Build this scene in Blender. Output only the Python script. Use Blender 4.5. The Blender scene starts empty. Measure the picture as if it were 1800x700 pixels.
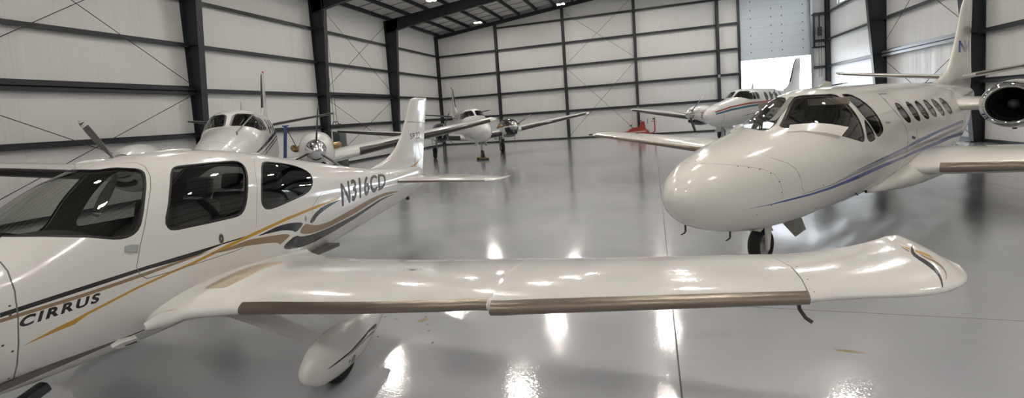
import bpy, bmesh, math, random
from mathutils import Vector, Matrix
from mathutils.geometry import delaunay_2d_cdt
random.seed(4)
C=bpy.context.scene.collection
LAMP=430.0
SKY=10.0
EXPO=0.0
PI=math.pi
# ------------------------------------------------------------------ curve and surface maths (pure python)
def pchip(xs,ys):
    n=len(xs);h=[xs[i+1]-xs[i] for i in range(n-1)];d=[(ys[i+1]-ys[i])/h[i] for i in range(n-1)]
    m=[0.0]*n
    if n==2: m=[d[0],d[0]]
    else:
        for i in range(1,n-1):
            if d[i-1]*d[i]>0:
                w1=2*h[i]+h[i-1];w2=h[i]+2*h[i-1];m[i]=(w1+w2)/(w1/d[i-1]+w2/d[i])
        def end(h0,h1,d0,d1):
            e=((2*h0+h1)*d0-h0*d1)/(h0+h1)
            if e*d0<=0: return 0.0
            if d0*d1<=0 and abs(e)>3*abs(d0): return 3*d0
            return e
        m[0]=end(h[0],h[1],d[0],d[1]);m[-1]=end(h[-1],h[-2],d[-1],d[-2])
    def f(x):
        if x<=xs[0]: return ys[0]
        if x>=xs[-1]: return ys[-1]
        lo,hi=0,n-1
        while hi-lo>1:
            k=(lo+hi)//2
            if xs[k]<=x: lo=k
            else: hi=k
        t=(x-xs[lo])/h[lo];t2=t*t;t3=t2*t
        return (2*t3-3*t2+1)*ys[lo]+(t3-2*t2+t)*h[lo]*m[lo]+(-2*t3+3*t2)*ys[lo+1]+(t3-t2)*h[lo]*m[lo+1]
    return f
def spow(c,e): return math.copysign(abs(c)**e,c)
class Loft:
    """Body lofted along s (aft). Columns: s, ztop, zbot, halfwidth, zwide, exponent top, exponent bottom."""
    def __init__(self,rows,yc=0.0,nose=True,vscale=.7):
        self.s0=rows[0][0];self.s1=rows[-1][0];self.nose=nose;self.yc=yc;self.vs=vscale
        xs=[self.r(q[0]) for q in rows]
        self.f=[pchip(xs,[q[k] for q in rows]) for k in range(1,7)]
    def r(self,s): return math.sqrt(max(0,s-self.s0)) if self.nose else s
    def sec(self,s):
        r=self.r(s);return [f(r) for f in self.f]
    def P(self,s,th):
        zt,zb,w,zw,et,eb=self.sec(s);c=math.cos(th);n=math.sin(th)
        e=et if n>=0 else eb
        hz=(zt-zw) if n>=0 else (zw-zb)
        return (s,self.yc+w*spow(c,2/e),zw+hz*spow(n,2/e))
    def th_z(self,s,z,side=1):
        zt,zb,w,zw,et,eb=self.sec(s)
        if z>=zw: n=min(1,(z-zw)/max(1e-6,zt-zw))**(et/2)
        else: n=-min(1,(zw-z)/max(1e-6,zw-zb))**(eb/2)
        t=math.asin(n);return t if side>0 else PI-t
    def th_y(self,s,y):
        zt,zb,w,zw,et,eb=self.sec(s)
        c=spow(max(-1,min(1,(y-self.yc)/max(1e-6,w))),et/2)
        return math.acos(c)
    def dom(self): return (self.s0,self.s1,-PI/2,1.5*PI)
    def uv2xy(self,u,v): return (u,v*self.vs)
    wrap=True
class Foil:
    """Wing-like surface. stations: u, LE(s,y,z), TE(s,y,z), thickness ratio. v: 0 TE(upper) .. .5 LE .. 1 TE(lower). n: thickness direction."""
    def __init__(self,st,n,tip=.04,camber=.0,side=1,smooth=True,vscale=1.0):
        us=[q[0] for q in st];self.u0,self.u1=us[0],us[-1];self.n=n;self.cam=camber;self.tip=tip;self.vs=vscale
        mk=pchip if smooth and len(us)>2 else lin
        self.f=[mk(us,[q[1][k] for q in st]) for k in range(3)]+[mk(us,[q[2][k] for q in st]) for k in range(3)]+[mk(us,[q[3] for q in st])]
        self.side=side
        self.nf=[mk(us,[q[4][k] for q in st]) for k in range(3)] if len(st[0])>4 else None
    def P(self,u,v):
        q=[f(u) for f in self.f];a=q[:3];b=q[3:6];t=q[6]
        x=.5*(1+math.cos(2*PI*v))
        c=math.sqrt(sum((b[k]-a[k])**2 for k in range(3)))
        yt=5*t*(.2969*math.sqrt(max(0,x))-.1260*x-.3516*x*x+.2843*x**3-.1036*x**4)
        d=(self.u1-u)/max(1e-6,self.tip)
        if d<1: yt*=math.sqrt(max(0,1-(1-d)**2))
        z=(yt if v<.5 else -yt)+self.cam*4*x*(1-x)
        n=[f(u) for f in self.nf] if self.nf else self.n
        p=[a[k]+(b[k]-a[k])*x+n[k]*z*c for k in range(3)]
        p[1]*=self.side
        return tuple(p)
    def dom(self): return (self.u0,self.u1,0.0,1.0)
    def uv2xy(self,u,v): return (u,v*self.vs)
    wrap=False
def lin(xs,ys):
    def f(x):
        if x<=xs[0]: return ys[0]
        for i in range(len(xs)-1):
            if x<=xs[i+1]: return ys[i]+(ys[i+1]-ys[i])*(x-xs[i])/(xs[i+1]-xs[i])
        return ys[-1]
    return f
# ------------------------------------------------------------------ the shapes of the aircraft (s aft of the nose, y to port, z above the floor)
POSE={'sr':(-4.40,0.267,1.540),'jet':(0.047,5.161,0.9147),'mid':(-7.89,21.404,2.143),'lft':(-8.362,6.725,2.2433),'rgt':(2.353,23.109,0.9489)}
SR_BODY=Loft([(0.0,1.34,1.34,.0,1.34,2,2),(.12,1.47,1.21,.13,1.34,2,2),(.3,1.53,.98,.30,1.30,2.1,2.2),(.6,1.58,.82,.46,1.27,2.2,2.3),(1.0,1.61,.69,.54,1.24,2.3,2.35),(1.44,1.66,.625,.575,1.22,2.35,2.4),
 (1.7,1.80,.60,.59,1.23,2.3,2.4),(2.0,1.985,.585,.605,1.24,2.25,2.4),(2.3,2.085,.575,.615,1.25,2.3,2.4),(2.7,2.125,.57,.62,1.26,2.35,2.4),(3.1,2.11,.57,.615,1.26,2.35,2.4),(3.6,2.035,.585,.57,1.26,2.3,2.35),(4.1,1.925,.63,.49,1.26,2.2,2.3),(4.6,1.815,.68,.40,1.26,2.1,2.2),(5.2,1.685,.735,.29,1.25,2.05,2.1),(6.0,1.53,.825,.19,1.24,2,2),(6.8,1.46,.93,.11,1.23,2,2),(7.3,1.40,1.06,.05,1.23,2,2),(7.42,1.33,1.15,.012,1.23,2,2)])
SR_WING=Foil([(.40,(2.06,.40,.87),(3.98,.40,.875),.17),(.60,(2.22,.60,.845),(3.88,.60,.85),.155),(.85,(2.345,.85,.85),(3.80,.85,.845),.15),(1.25,(2.41,1.25,.875),(3.75,1.25,.855),.145),(2.2,(2.47,2.2,.925),(3.69,2.2,.90),.14),(2.9,(2.527,2.9,.967),(3.643,2.9,.95),.14),(3.23,(2.553,3.23,.988),(3.62,3.23,.974),.14),(3.26,(2.518,3.26,.978),(3.62,3.26,.975),.142),(3.5,(2.5405,3.5,.9945),(3.612,3.5,.985),.141),(4.3,(2.6153,4.3,1.0495),(3.581,4.3,1.041),.137),(4.9,(2.6713,4.9,1.0905),(3.558,4.9,1.083),.133),(5.1,(2.690,5.1,1.104),(3.55,5.1,1.095),.132),(5.13,(2.70,5.13,1.107),(3.549,5.13,1.097),.13),(5.42,(2.735,5.42,1.13),(3.54,5.42,1.14),.125),(5.60,(2.755,5.60,1.14),(3.535,5.60,1.185),.12),(5.72,(2.785,5.72,1.15),(3.525,5.72,1.23),.115),(5.79,(2.82,5.79,1.16),(3.46,5.79,1.275),.11),(5.85,(2.865,5.85,1.168),(3.30,5.85,1.26),.10),(5.90,(2.93,5.90,1.175),(3.16,5.90,1.225),.09),(5.93,(3.0,5.93,1.185),(3.07,5.93,1.21),.08)],(0,0,1),tip=.10,camber=.02,vscale=2.2)
SR_FIN=Foil([(1.22,(5.4,0,1.22),(7.40,0,1.22),.05),(1.5,(5.62,0,1.5),(7.47,0,1.5),.05),(1.58,(5.98,0,1.58),(7.49,0,1.58),.06),(1.66,(6.28,0,1.66),(7.51,0,1.66),.068),(1.74,(6.46,0,1.74),(7.53,0,1.74),.075),(1.85,(6.62,0,1.85),(7.56,0,1.85),.085),(2.0,(6.77,0,2.0),(7.60,0,2.0),.095),(2.3,(6.98,0,2.3),(7.685,0,2.3),.1),(2.56,(7.13,0,2.56),(7.755,0,2.56),.1),(2.63,(7.19,0,2.63),(7.775,0,2.63),.1),(2.67,(7.27,0,2.67),(7.785,0,2.67),.09),(2.685,(7.38,0,2.685),(7.785,0,2.685),.06)],(0,1,0),tip=.06,vscale=1.5)
SR_STAB=Foil([(.02,(6.32,.02,1.275),(7.34,.02,1.275),.09),(1.0,(6.34,1.0,1.265),(7.08,1.0,1.27),.09),(1.72,(6.34,1.72,1.258),(6.88,1.72,1.265),.09),(1.82,(6.37,1.82,1.258),(6.86,1.82,1.265),.085),(1.92,(6.52,1.92,1.262),(6.84,1.92,1.266),.07),(1.96,(6.68,1.96,1.264),(6.84,1.96,1.266),.05)],(0,0,1),tip=.05,vscale=1.2)
SR_PANT=Loft([(2.60,.26,.26,.0,.26,2,2),(2.66,.36,.16,.07,.26,2,2),(2.8,.45,.085,.115,.26,2.1,2.4),(3.0,.49,.065,.125,.27,2.1,2.4),(3.25,.46,.085,.11,.27,2.1,2.4),(3.5,.41,.17,.07,.29,2,2.2),(3.72,.365,.29,.022,.33,2,2),(3.78,.35,.335,.004,.34,2,2)],yc=1.55,vscale=.2)
JET_BODY=Loft([(0.17,1.16,1.16,.0,1.16,2,2),(.22,1.29,1.03,.13,1.16,2,2),(.36,1.42,.90,.26,1.17,2.05,2.1),(.58,1.525,.78,.38,1.18,2.1,2.2),(.9,1.62,.68,.49,1.20,2.15,2.3),(1.3,1.70,.60,.595,1.24,2.2,2.3),(1.9,1.80,.55,.70,1.28,2.2,2.3),(2.45,1.89,.53,.77,1.32,2.2,2.25),(2.7,1.975,.53,.795,1.34,2.15,2.2),(2.95,2.12,.525,.81,1.36,2.1,2.2),(3.25,2.265,.525,.82,1.37,2.08,2.2),(3.6,2.325,.525,.82,1.38,2.05,2.2),(4.2,2.345,.525,.82,1.385,2.0,2.15),(6.5,2.345,.53,.82,1.385,2,2.1),(8.6,2.33,.62,.80,1.40,2,2.05),(9.8,2.30,.85,.70,1.46,2,2),(11.2,2.25,1.2,.50,1.6,2,2),(12.6,2.18,1.55,.30,1.80,2,2),(13.8,2.12,1.85,.11,1.97,2,2),(14.05,2.05,1.95,.03,2.0,2,2)],vscale=.9)
JET_WING=Foil([(.5,(5.40,.5,.86),(8.45,.5,.95),.12),(.9,(5.45,.9,.915),(8.25,.9,.98),.135),(1.4,(5.55,1.4,.945),(8.15,1.4,1.0),.14),(4.0,(6.12,4.0,1.12),(8.15,4.0,1.15),.13),(7.6,(6.90,7.6,1.355),(8.22,7.6,1.365),.12),(7.9,(6.99,7.9,1.372),(8.22,7.9,1.38),.12),(8.05,(7.15,8.05,1.38),(8.2,8.05,1.385),.1),(8.12,(7.35,8.12,1.383),(8.15,8.12,1.387),.08)],(0,0,1),tip=.1,camber=.015,vscale=2.5)
JET_FIN=Foil([(2.02,(9.6,0,2.02),(14.0,0,2.02),.05),(2.28,(10.2,0,2.28),(14.1,0,2.28),.055),(2.40,(10.9,0,2.40),(14.15,0,2.40),.065),(2.55,(11.45,0,2.55),(14.15,0,2.55),.08),(2.7,(11.75,0,2.7),(14.13,0,2.7),.09),(3.0,(12.07,0,3.0),(14.1,0,3.0),.1),(3.39,(12.40,0,3.39),(14.08,0,3.39),.1),(4.45,(13.2,0,4.45),(14.2,0,4.45),.1),(4.58,(13.4,0,4.58),(14.22,0,4.58),.09)],(0,1,0),tip=.06,vscale=2)
JET_STAB=Foil([(.05,(12.55,.05,2.42),(13.95,.05,2.44),.1),(1.4,(12.6,1.4,2.61),(13.75,1.4,2.63),.1),(2.7,(12.68,2.7,2.80),(13.45,2.7,2.82),.1),(2.82,(12.8,2.82,2.82),(13.44,2.82,2.83),.08),(2.87,(13.0,2.87,2.83),(13.42,2.87,2.835),.05)],(0,0,1),tip=.05,vscale=1.5)

KA_BODY=Loft([(0.0,1.58,1.58,.0,1.58,2,2),(.05,1.70,1.45,.13,1.57,2,2),(.25,1.86,1.27,.28,1.56,2,2.1),(.7,2.01,1.08,.44,1.53,2.1,2.2),(1.3,2.15,.96,.56,1.50,2.15,2.3),(2.0,2.27,.91,.65,1.50,2.3,2.35),(2.5,2.36,.90,.685,1.52,2.6,2.35),(2.85,2.54,.895,.70,1.55,2.9,2.35),(3.2,2.70,.895,.71,1.58,3.1,2.35),(3.7,2.775,.90,.71,1.60,3.0,2.3),(6.2,2.77,.92,.70,1.60,2.6,2.3),(7.4,2.69,1.14,.58,1.68,2.3,2.15),(8.6,2.58,1.48,.40,1.88,2,2),(9.8,2.48,1.85,.2,2.12,2,2),(10.5,2.42,2.1,.06,2.24,2,2),(10.6,2.36,2.2,.01,2.26,2,2)],vscale=.8)
KA_WING=Foil([(.4,(2.95,.4,1.12),(5.65,.4,1.14),.15),(.8,(2.98,.8,1.15),(5.6,.8,1.17),.155),(1.95,(3.0,1.95,1.27),(5.5,1.95,1.29),.15),(2.5,(3.05,2.5,1.36),(5.42,2.5,1.38),.145),(7.35,(4.05,7.35,2.02),(5.25,7.35,2.05),.12),(7.55,(4.15,7.55,2.05),(5.22,7.55,2.08),.11),(7.65,(4.35,7.65,2.065),(5.12,7.65,2.09),.08)],(0,0,1),tip=.12,camber=.015,vscale=2.2)
KA_FIN=Foil([(2.3,(7.6,0,2.3),(10.6,0,2.3),.05),(2.62,(8.2,0,2.62),(10.62,0,2.62),.05),(2.74,(8.7,0,2.74),(10.64,0,2.74),.06),(2.9,(9.02,0,2.9),(10.66,0,2.9),.075),(3.1,(9.22,0,3.1),(10.68,0,3.1),.09),(4.36,(10.05,0,4.36),(10.82,0,4.36),.1),(4.44,(10.17,0,4.44),(10.83,0,4.44),.09)],(0,1,0),tip=.06,vscale=1.6)
KA_STAB=Foil([(.05,(9.15,.05,2.38),(10.5,.05,2.40),.1),(2.4,(9.55,2.4,2.70),(10.35,2.4,2.715),.1),(2.55,(9.62,2.55,2.72),(10.33,2.55,2.73),.09),(2.63,(9.8,2.63,2.73),(10.25,2.63,2.735),.06)],(0,0,1),tip=.06,vscale=1.5)
KA_NAC=Loft([(1.95,1.90,1.39,.25,1.645,2,2),(2.1,1.97,1.28,.33,1.645,2,2.2),(2.4,2.05,1.15,.41,1.63,2.1,2.4),(2.9,2.08,1.06,.445,1.58,2.2,2.5),(3.6,2.0,1.02,.43,1.5,2.2,2.5),(4.6,1.72,1.05,.36,1.38,2.1,2.4),(5.6,1.47,1.12,.22,1.3,2,2.1),(6.1,1.34,1.22,.06,1.28,2,2)],yc=1.95,nose=False,vscale=.5)

UV={
'sr_door_win':[(2.596,0.8951),(2.6498,0.9546),(2.7492,0.9507),(2.8559,0.9525),(2.9698,0.9582),(3.1015,0.9542),(3.2495,0.9636),(3.2798,0.8845),(3.2535,0.7286),(3.1872,0.5389),(3.1162,0.3406),(3.0527,0.2418),(2.9868,0.2192),(2.8789,0.2217),(2.7765,0.2243),(2.6794,0.2275),(2.5946,0.2342),(2.5138,0.2433),(2.4365,0.2538),(2.3955,0.2737),(2.3837,0.335),(2.4419,0.4744),(2.4796,0.5836),(2.5243,0.7048)],
'sr_rear_win':[(3.5391,0.913),(3.6153,0.9821),(3.7465,0.9791),(3.8928,0.9871),(4.0997,0.9218),(4.2035,0.7742),(4.191,0.595),(4.111,0.4395),(3.9907,0.3434),(3.7879,0.2882),(3.6225,0.2529),(3.4728,0.2245),(3.3484,0.2168),(3.3047,0.2539),(3.3085,0.3235),(3.3886,0.5673)],
'sr_ws':[(2.2659,1.2148),(2.3178,1.136),(2.376,1.0679),(2.3923,1.012),(2.3807,0.9383),(2.3413,0.7988),(2.3008,0.6903),(2.2659,0.5925),(2.2355,0.5026),(2.1828,0.3742),(2.1195,0.3374),(2.0384,0.3616),(1.9684,0.4228),(1.9034,0.4925),(1.8527,0.5496),(1.8052,0.6129),(1.7606,0.6819),(1.719,0.7554),(1.6824,0.8248),(1.6489,0.9021),(1.6186,0.9879),(1.5916,1.0819),(1.568,1.1844)],
'sr_ws_seam':[(2.3413,1.2753),(2.4292,1.2311),(2.4455,1.082),(2.4189,0.8996),(2.3723,0.745),(2.3304,0.6414),(2.2936,0.5464),(2.261,0.4585),(2.2318,0.3761),(2.1987,0.2943),(2.1684,0.216),(2.1406,0.1282),(2.1155,0.0461),(2.1276,-0.0028),(2.1726,-0.0535)],
'sr_door_bot':[(2.1726,-0.0535),(2.2574,-0.0603),(2.3467,-0.0676),(2.4361,-0.072),(2.53,-0.0766),(2.6289,-0.0806),(2.7243,-0.0822),(2.8249,-0.0835),(2.931,-0.0852),(3.0105,-0.076)],
'sr_rear_seam':[(3.5127,1.0923),(3.3978,0.8216),(3.3357,0.6387),(3.2956,0.4896),(3.2519,0.3609),(3.2181,0.2461),(3.1918,0.1426),(3.1711,0.0512)],
'sr_hatch':[(4.5164,0.3031),(4.267,0.2929),(4.054,0.1108),(4.0283,-0.0113),(4.0123,-0.1453),(4.0122,-0.3141),(4.1113,-0.6286),(4.2156,-0.7858)],
'sr_black':[(1.3855,0.0663),(1.4266,0.0679),(1.4688,0.0682),(1.5121,0.066),(1.5568,0.0623),(1.6028,0.058),(1.6502,0.054),(1.6991,0.0508),(1.7495,0.0482),(1.8014,0.0457),(1.8519,0.0432),(1.9039,0.0409),(1.9577,0.0387),(2.0133,0.0365),(2.0707,0.0342),(2.1301,0.0318),(2.1916,0.0294),(2.2611,0.0258),(2.3336,0.0228),(2.4091,0.0196),(2.4876,0.0165),(2.5696,0.0139),(2.6506,0.0123),(2.7352,0.0116),(2.8239,0.0111),(2.9167,0.0104),(3.0141,0.0097),(3.1162,0.0088),(3.1155,0.0029),(3.0014,0.0031),(2.8933,0.0033),(2.7906,0.0033),(2.6745,-0.0022),(2.5651,-0.0088),(2.4798,-0.0064),(2.3983,-0.004),(2.3254,-0.0006),(2.2553,0.0019),(2.188,0.0054),(2.1265,0.0063),(2.0671,0.0072),(2.0097,0.008),(1.954,0.0087),(1.9002,0.0094),(1.8481,0.01),(1.7976,0.0106),(1.7457,0.0116),(1.6954,0.0127),(1.6465,0.0143),(1.5991,0.0165),(1.5531,0.0187),(1.5085,0.0205),(1.4651,0.0211),(1.423,0.0202),(1.382,0.0182)],
'sr_tan':[(1.3811,0.0064),(1.4219,0.0069),(1.4639,0.0066),(1.5072,0.0051),(1.5517,0.003),(1.5975,0.0007),(1.6448,-0.0007),(1.6935,-0.0021),(1.7437,-0.0034),(1.7954,-0.0047),(1.846,-0.0046),(1.8981,-0.0045),(1.9519,-0.0045),(2.0076,-0.0045),(2.0651,-0.0045),(2.1246,-0.0047),(2.1861,-0.0048),(2.2595,-0.0048),(2.3362,-0.0048),(2.4162,-0.005),(2.4996,-0.0052),(2.5869,-0.0051),(2.6778,-0.0085),(2.5849,-0.0187),(2.5117,-0.0204),(2.4412,-0.0217),(2.3732,-0.023),(2.3076,-0.0244),(2.2442,-0.0259),(2.1832,-0.0275),(2.1217,-0.0273),(2.0622,-0.0272),(2.0048,-0.0271),(1.9491,-0.0272),(1.8953,-0.0273),(1.8432,-0.0275),(1.7927,-0.0278),(1.741,-0.0257),(1.6908,-0.0236),(1.6422,-0.0212),(1.5949,-0.0186),(1.5491,-0.0163),(1.5046,-0.0143),(1.4615,-0.0132),(1.4195,-0.013),(1.3787,-0.0134)],
'sr_gold':[(1.4607,-0.2835),(1.5008,-0.2646),(1.542,-0.2468),(1.5844,-0.23),(1.6281,-0.2139),(1.6714,-0.205),(1.7159,-0.1959),(1.7865,-0.1716),(1.8347,-0.1587),(1.8843,-0.1459),(1.9355,-0.1333),(1.9884,-0.1209),(2.043,-0.1086),(2.0993,-0.0965),(2.1579,-0.0886),(2.2186,-0.0807),(2.2815,-0.0728),(2.3469,-0.065),(2.4305,-0.0581),(2.5179,-0.0511),(2.5961,-0.0395),(2.6778,-0.0274),(2.7633,-0.015),(2.8528,-0.004),(2.9415,0.0015),(3.0342,0.0081),(3.1313,0.0161),(3.2358,0.0249),(3.3488,0.0348),(3.4701,0.0461),(3.5988,0.0593),(3.739,0.0692),(3.893,0.0808),(4.0591,0.0947),(4.2362,0.1113),(4.4281,0.1315),(4.6346,0.1551),(4.6252,0.1033),(4.4196,0.0843),(4.2285,0.0683),(4.0521,0.0553),(3.8864,0.0447),(3.7329,0.0359),(3.5932,0.0281),(3.4649,0.0179),(3.3439,0.0094),(3.2313,0.0025),(3.1271,-0.003),(3.0301,-0.0112),(2.9376,-0.0204),(2.849,-0.03),(2.76,-0.0419),(2.6749,-0.054),(2.5936,-0.0654),(2.5157,-0.076),(2.4285,-0.081),(2.3452,-0.0858),(2.28,-0.0937),(2.2171,-0.1017),(2.1565,-0.1098),(2.098,-0.1179),(2.0429,-0.1309),(1.9896,-0.1441),(1.9379,-0.1575),(1.8878,-0.1711),(1.8392,-0.1848),(1.792,-0.1987),(1.7225,-0.2473),(1.6758,-0.2513),(1.6303,-0.2551),(1.5861,-0.2613),(1.5431,-0.2679),(1.5013,-0.2752)],
'sr_blk2':[(3.155,-0.0148),(3.3011,-0.0029),(3.4625,0.006),(3.6667,-0.0035),(3.8496,-0.0509),(3.8145,-0.0983),(3.7088,-0.1458),(3.6688,-0.1063),(3.5287,-0.049),(3.3145,-0.0243)],
'sr_tan1':[(2.6591,-0.0325),(2.7517,-0.0308),(2.8491,-0.029),(2.964,-0.0243),(3.0856,-0.0195),(3.235,-0.0404),(3.4027,-0.0693),(3.5494,-0.1051),(3.6259,-0.1464),(3.5593,-0.1857),(3.4579,-0.2296),(3.4454,-0.1866),(3.3275,-0.1378),(3.1667,-0.0982),(3.0236,-0.0682),(2.846,-0.0582),(2.7502,-0.0447)],
'sr_blk3':[(3.5107,-0.2949),(3.5597,-0.2375),(3.7079,-0.184),(3.7967,-0.2515),(4.0238,-0.3202),(4.1979,-0.3461),(4.3872,-0.3803),(4.5885,-0.3976),(4.8052,-0.4125),(5.0367,-0.4241),(5.2709,-0.395),(5.5138,-0.3593),(5.7697,-0.313),(6.3344,-0.3877),(5.8261,-0.3768),(5.5706,-0.4421),(5.3295,-0.4948),(5.0998,-0.5405),(4.8869,-0.5505),(4.6839,-0.5553),(4.4945,-0.5552),(4.2625,-0.5313),(4.0518,-0.5157),(3.7865,-0.4483),(3.5802,-0.3597)],
'sr_tan2':[(3.7666,-0.156),(3.8623,-0.0784),(3.9396,-0.1055),(4.0862,-0.1923),(4.3771,-0.2456),(4.5767,-0.2424),(4.7922,-0.2345),(5.0241,-0.2161),(5.2632,-0.1901),(5.5102,-0.1567),(5.9866,-0.1661),(6.4234,-0.3595),(6.0856,-0.3072),(5.7683,-0.2608),(5.5112,-0.3077),(5.2671,-0.3436),(5.0315,-0.3726),(4.8007,-0.3727),(4.5851,-0.3681),(4.3849,-0.3597),(4.196,-0.3244),(4.0221,-0.2976),(3.8264,-0.2225)],
'sr_blk4':[(3.9573,-0.086),(4.0315,-0.0143),(4.251,0.0599),(4.6234,0.0924),(4.6184,0.0601),(4.3159,0.0059),(4.1118,-0.0439),(4.0379,-0.115),(3.9883,-0.1101)],
'sr_reg':[(4.7419,0.477),(6.0562,0.8979),(5.9017,-0.0127),(4.6651,-0.0718)],
'sr_cirrus':[(1.468,-0.0163),(1.8781,-0.0342),(1.8665,-0.1116),(1.454,-0.0964)],
'sr_cowl':[(1.4726,0.7558),(1.4759,0.5675),(1.4698,0.4179),(1.4683,0.2771),(1.4605,0.1168),(1.4576,-0.006),(1.4529,-0.069),(1.4493,-0.1481),(1.4475,-0.2386),(1.4438,-0.3565),(1.4445,-0.495),(1.4441,-0.7088)],
'sr_dots':[(1.4308,0.1118),(1.3794,-0.2102),(1.42,-0.3039),(1.4191,-0.6749),(1.426,0.0159)],
'sr_lock':[(2.8005,0.0457)],
'sr_vent':[(3.8952,-0.0207)],
'sr_handle':[(2.0674,0.2532),(2.1042,0.2482),(2.1536,0.2211),(2.1362,0.1628),(2.0596,0.2063)],
'sr_step':[(1.9568,-0.745),(2.0113,-0.7235),(2.1222,-0.7548),(2.1809,-0.9102),(2.1449,-0.9451),(2.0201,-0.8411)],
'sr_step_txt':[(2.0478,-0.8097),(2.1315,-0.8267),(2.1423,-0.8612),(2.0662,-0.8475)],
'sr_fin_txt':[(2.0338,0.3219),(2.0513,0.1696),(1.9229,0.1536),(1.9317,0.2984)],
'sr_fin_gold':[(1.4051,0.2782),(1.4203,0.2331),(1.4359,0.181),(1.4807,0.1331),(1.5914,0.0583),(1.4574,0.1159),(1.4111,0.1794),(1.3722,0.2645)],
'sr_fin_blk':[(1.3626,0.2582),(1.3988,0.1712),(1.445,0.1152),(1.4094,0.1385),(1.3863,0.178),(1.3453,0.2516)],
'sr_fin_cap':[(2.253,0.4167),(2.2191,0.2219),(2.2152,0.0001)],
'sr_rud':[(2.6344,0.281),(2.4029,0.2541),(2.1738,0.2359),(2.0085,0.2209),(1.844,0.2019),(1.6803,0.1757),(1.5171,0.1376),(1.3557,0.1315)],
'sr_walk':[(0.6922,0.3677),(0.7691,0.3674),(0.8529,0.3664),(0.8687,0.3557),(0.8722,0.3338),(0.8647,0.3101),(0.8435,0.284),(0.8057,0.2544),(0.8058,0.2286),(0.7907,0.1975),(0.7147,0.2037),(0.6515,0.2306),(0.6581,0.2569),(0.6529,0.2798),(0.6699,0.3039),(0.6757,0.3259),(0.6883,0.3473)],
'sr_cap':[(2.3628,0.2517)],
'sr_tipseam':[(5.0439,0.0799),(5.0502,0.1567),(5.0684,0.2286),(5.093,0.2747),(5.1,0.3619),(5.1018,0.4385),(5.1043,0.4975)],
'sr_wl_blk':[(5.793,0.1893),(5.7605,0.2423),(5.7519,0.2689),(5.7668,0.3091),(5.7748,0.3468),(5.7633,0.3919),(5.7377,0.4592),(5.7305,0.457),(5.7492,0.4027),(5.7529,0.3658),(5.744,0.3282),(5.7338,0.2827),(5.7382,0.256),(5.7557,0.2319)],
'sr_wl_tan1':[(5.746,0.1739),(5.7344,0.2174),(5.7372,0.2476),(5.7461,0.2373),(5.7406,0.2097)],
'sr_wl_tan2':[(5.7628,0.256),(5.7818,0.2845),(5.8076,0.3042),(5.8142,0.3388),(5.7972,0.389),(5.7644,0.4246),(5.7932,0.3855),(5.8018,0.3492),(5.7917,0.3192),(5.77,0.2986)],
'sr_wl_gld1':[(5.7507,0.1772),(5.7505,0.2074),(5.7584,0.225),(5.7525,0.2325),(5.7427,0.2143)],
'sr_wl_gld2':[(5.7704,0.2382),(5.792,0.2508),(5.8082,0.268),(5.8135,0.2876),(5.7876,0.2839),(5.7682,0.2623),(5.7606,0.2508)],
'sr_pant_blk':[(2.7505,-0.0424),(2.8728,-0.0188),(2.9613,-0.0227),(3.0593,-0.0234),(3.1536,0.0255),(3.2554,0.0953),(3.3981,0.1859),(3.5378,-0.0001),(3.5209,-0.3205),(3.3914,0.0548),(3.2286,-0.0384),(3.0401,-0.0896),(2.871,-0.075)],
'sr_pant_tan':[(2.974,-0.1217),(3.1302,-0.0746),(3.2689,-0.0557),(3.4131,-0.0794),(3.4933,-0.299),(3.4725,-0.5467),(3.3602,-0.123),(3.2265,-0.1076),(3.0557,-0.1492)],
'sr_pant_dot':[(3.1047,-0.5333)],
'jet_ws':[(3.1005,1.5294),(3.1498,1.4595),(3.1987,1.3036),(3.3194,1.1756),(3.5234,1.0793),(3.5434,0.9824),(3.4686,0.779),(3.4427,0.5643),(3.4104,0.3862),(3.3716,0.239),(3.3122,0.1977),(3.2146,0.2204),(2.9996,0.3242),(2.8372,0.4504),(2.609,0.6993),(2.5004,0.8233),(2.4079,0.9461),(2.271,1.1619),(2.2435,1.3006),(2.4687,1.4011),(2.8828,1.5021)],
'jet_ws_s':[(3.0906,1.6398),(2.8006,1.5855),(2.2747,1.4408),(2.0416,1.3677),(1.9776,1.4762)],
'jet_side':[(3.674,1.0349),(3.9694,1.0078),(4.0733,0.8228),(4.1445,0.5854),(4.1682,0.3498),(4.1166,0.2662),(3.8989,0.2014),(3.8148,0.2346),(3.7012,0.4475),(3.6408,0.592),(3.6463,0.7494)],
'jet_tri':[(3.5837,0.4589),(3.6418,0.453),(3.7456,0.2321),(3.7361,0.1776),(3.5437,0.1612),(3.4683,0.2067),(3.5104,0.349)],
'jet_defl':[(2.3371,1.1976),(2.4371,1.0852),(2.5453,0.971),(2.7223,0.7404),(2.9092,0.5146),(2.702,0.4686),(2.5398,0.6486),(2.4075,0.792),(2.2991,0.9377),(2.1019,1.0766)],
'jet_defl_line':[(2.1206,1.0151),(2.2839,0.9251),(2.4075,0.792)],
'jet_door_f':[(5.0362,0.9434),(4.9431,0.6462),(5.0654,0.3956),(5.1441,0.2031),(5.163,0.0224),(5.1217,-0.0608),(5.0961,-0.2831),(5.0604,-0.5391),(4.7398,-0.6663)],
'jet_door_a':[(5.0362,0.9434),(5.3991,0.9352),(5.5162,0.7138),(5.5285,0.5541),(5.6255,0.4061),(5.6384,0.1335),(5.6688,-0.1179)],
'jet_dw':[(5.2156,0.7176),(5.4073,0.7065),(5.4874,0.5031),(5.5199,0.3188),(5.382,0.278),(5.2429,0.3182),(5.0914,0.4757)],
'jet_w1':[(5.7669,0.712),(5.9533,0.7017),(6.03,0.4511),(5.9853,0.2924),(5.8565,0.2743),(5.6963,0.3523),(5.6522,0.5472)],
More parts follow.
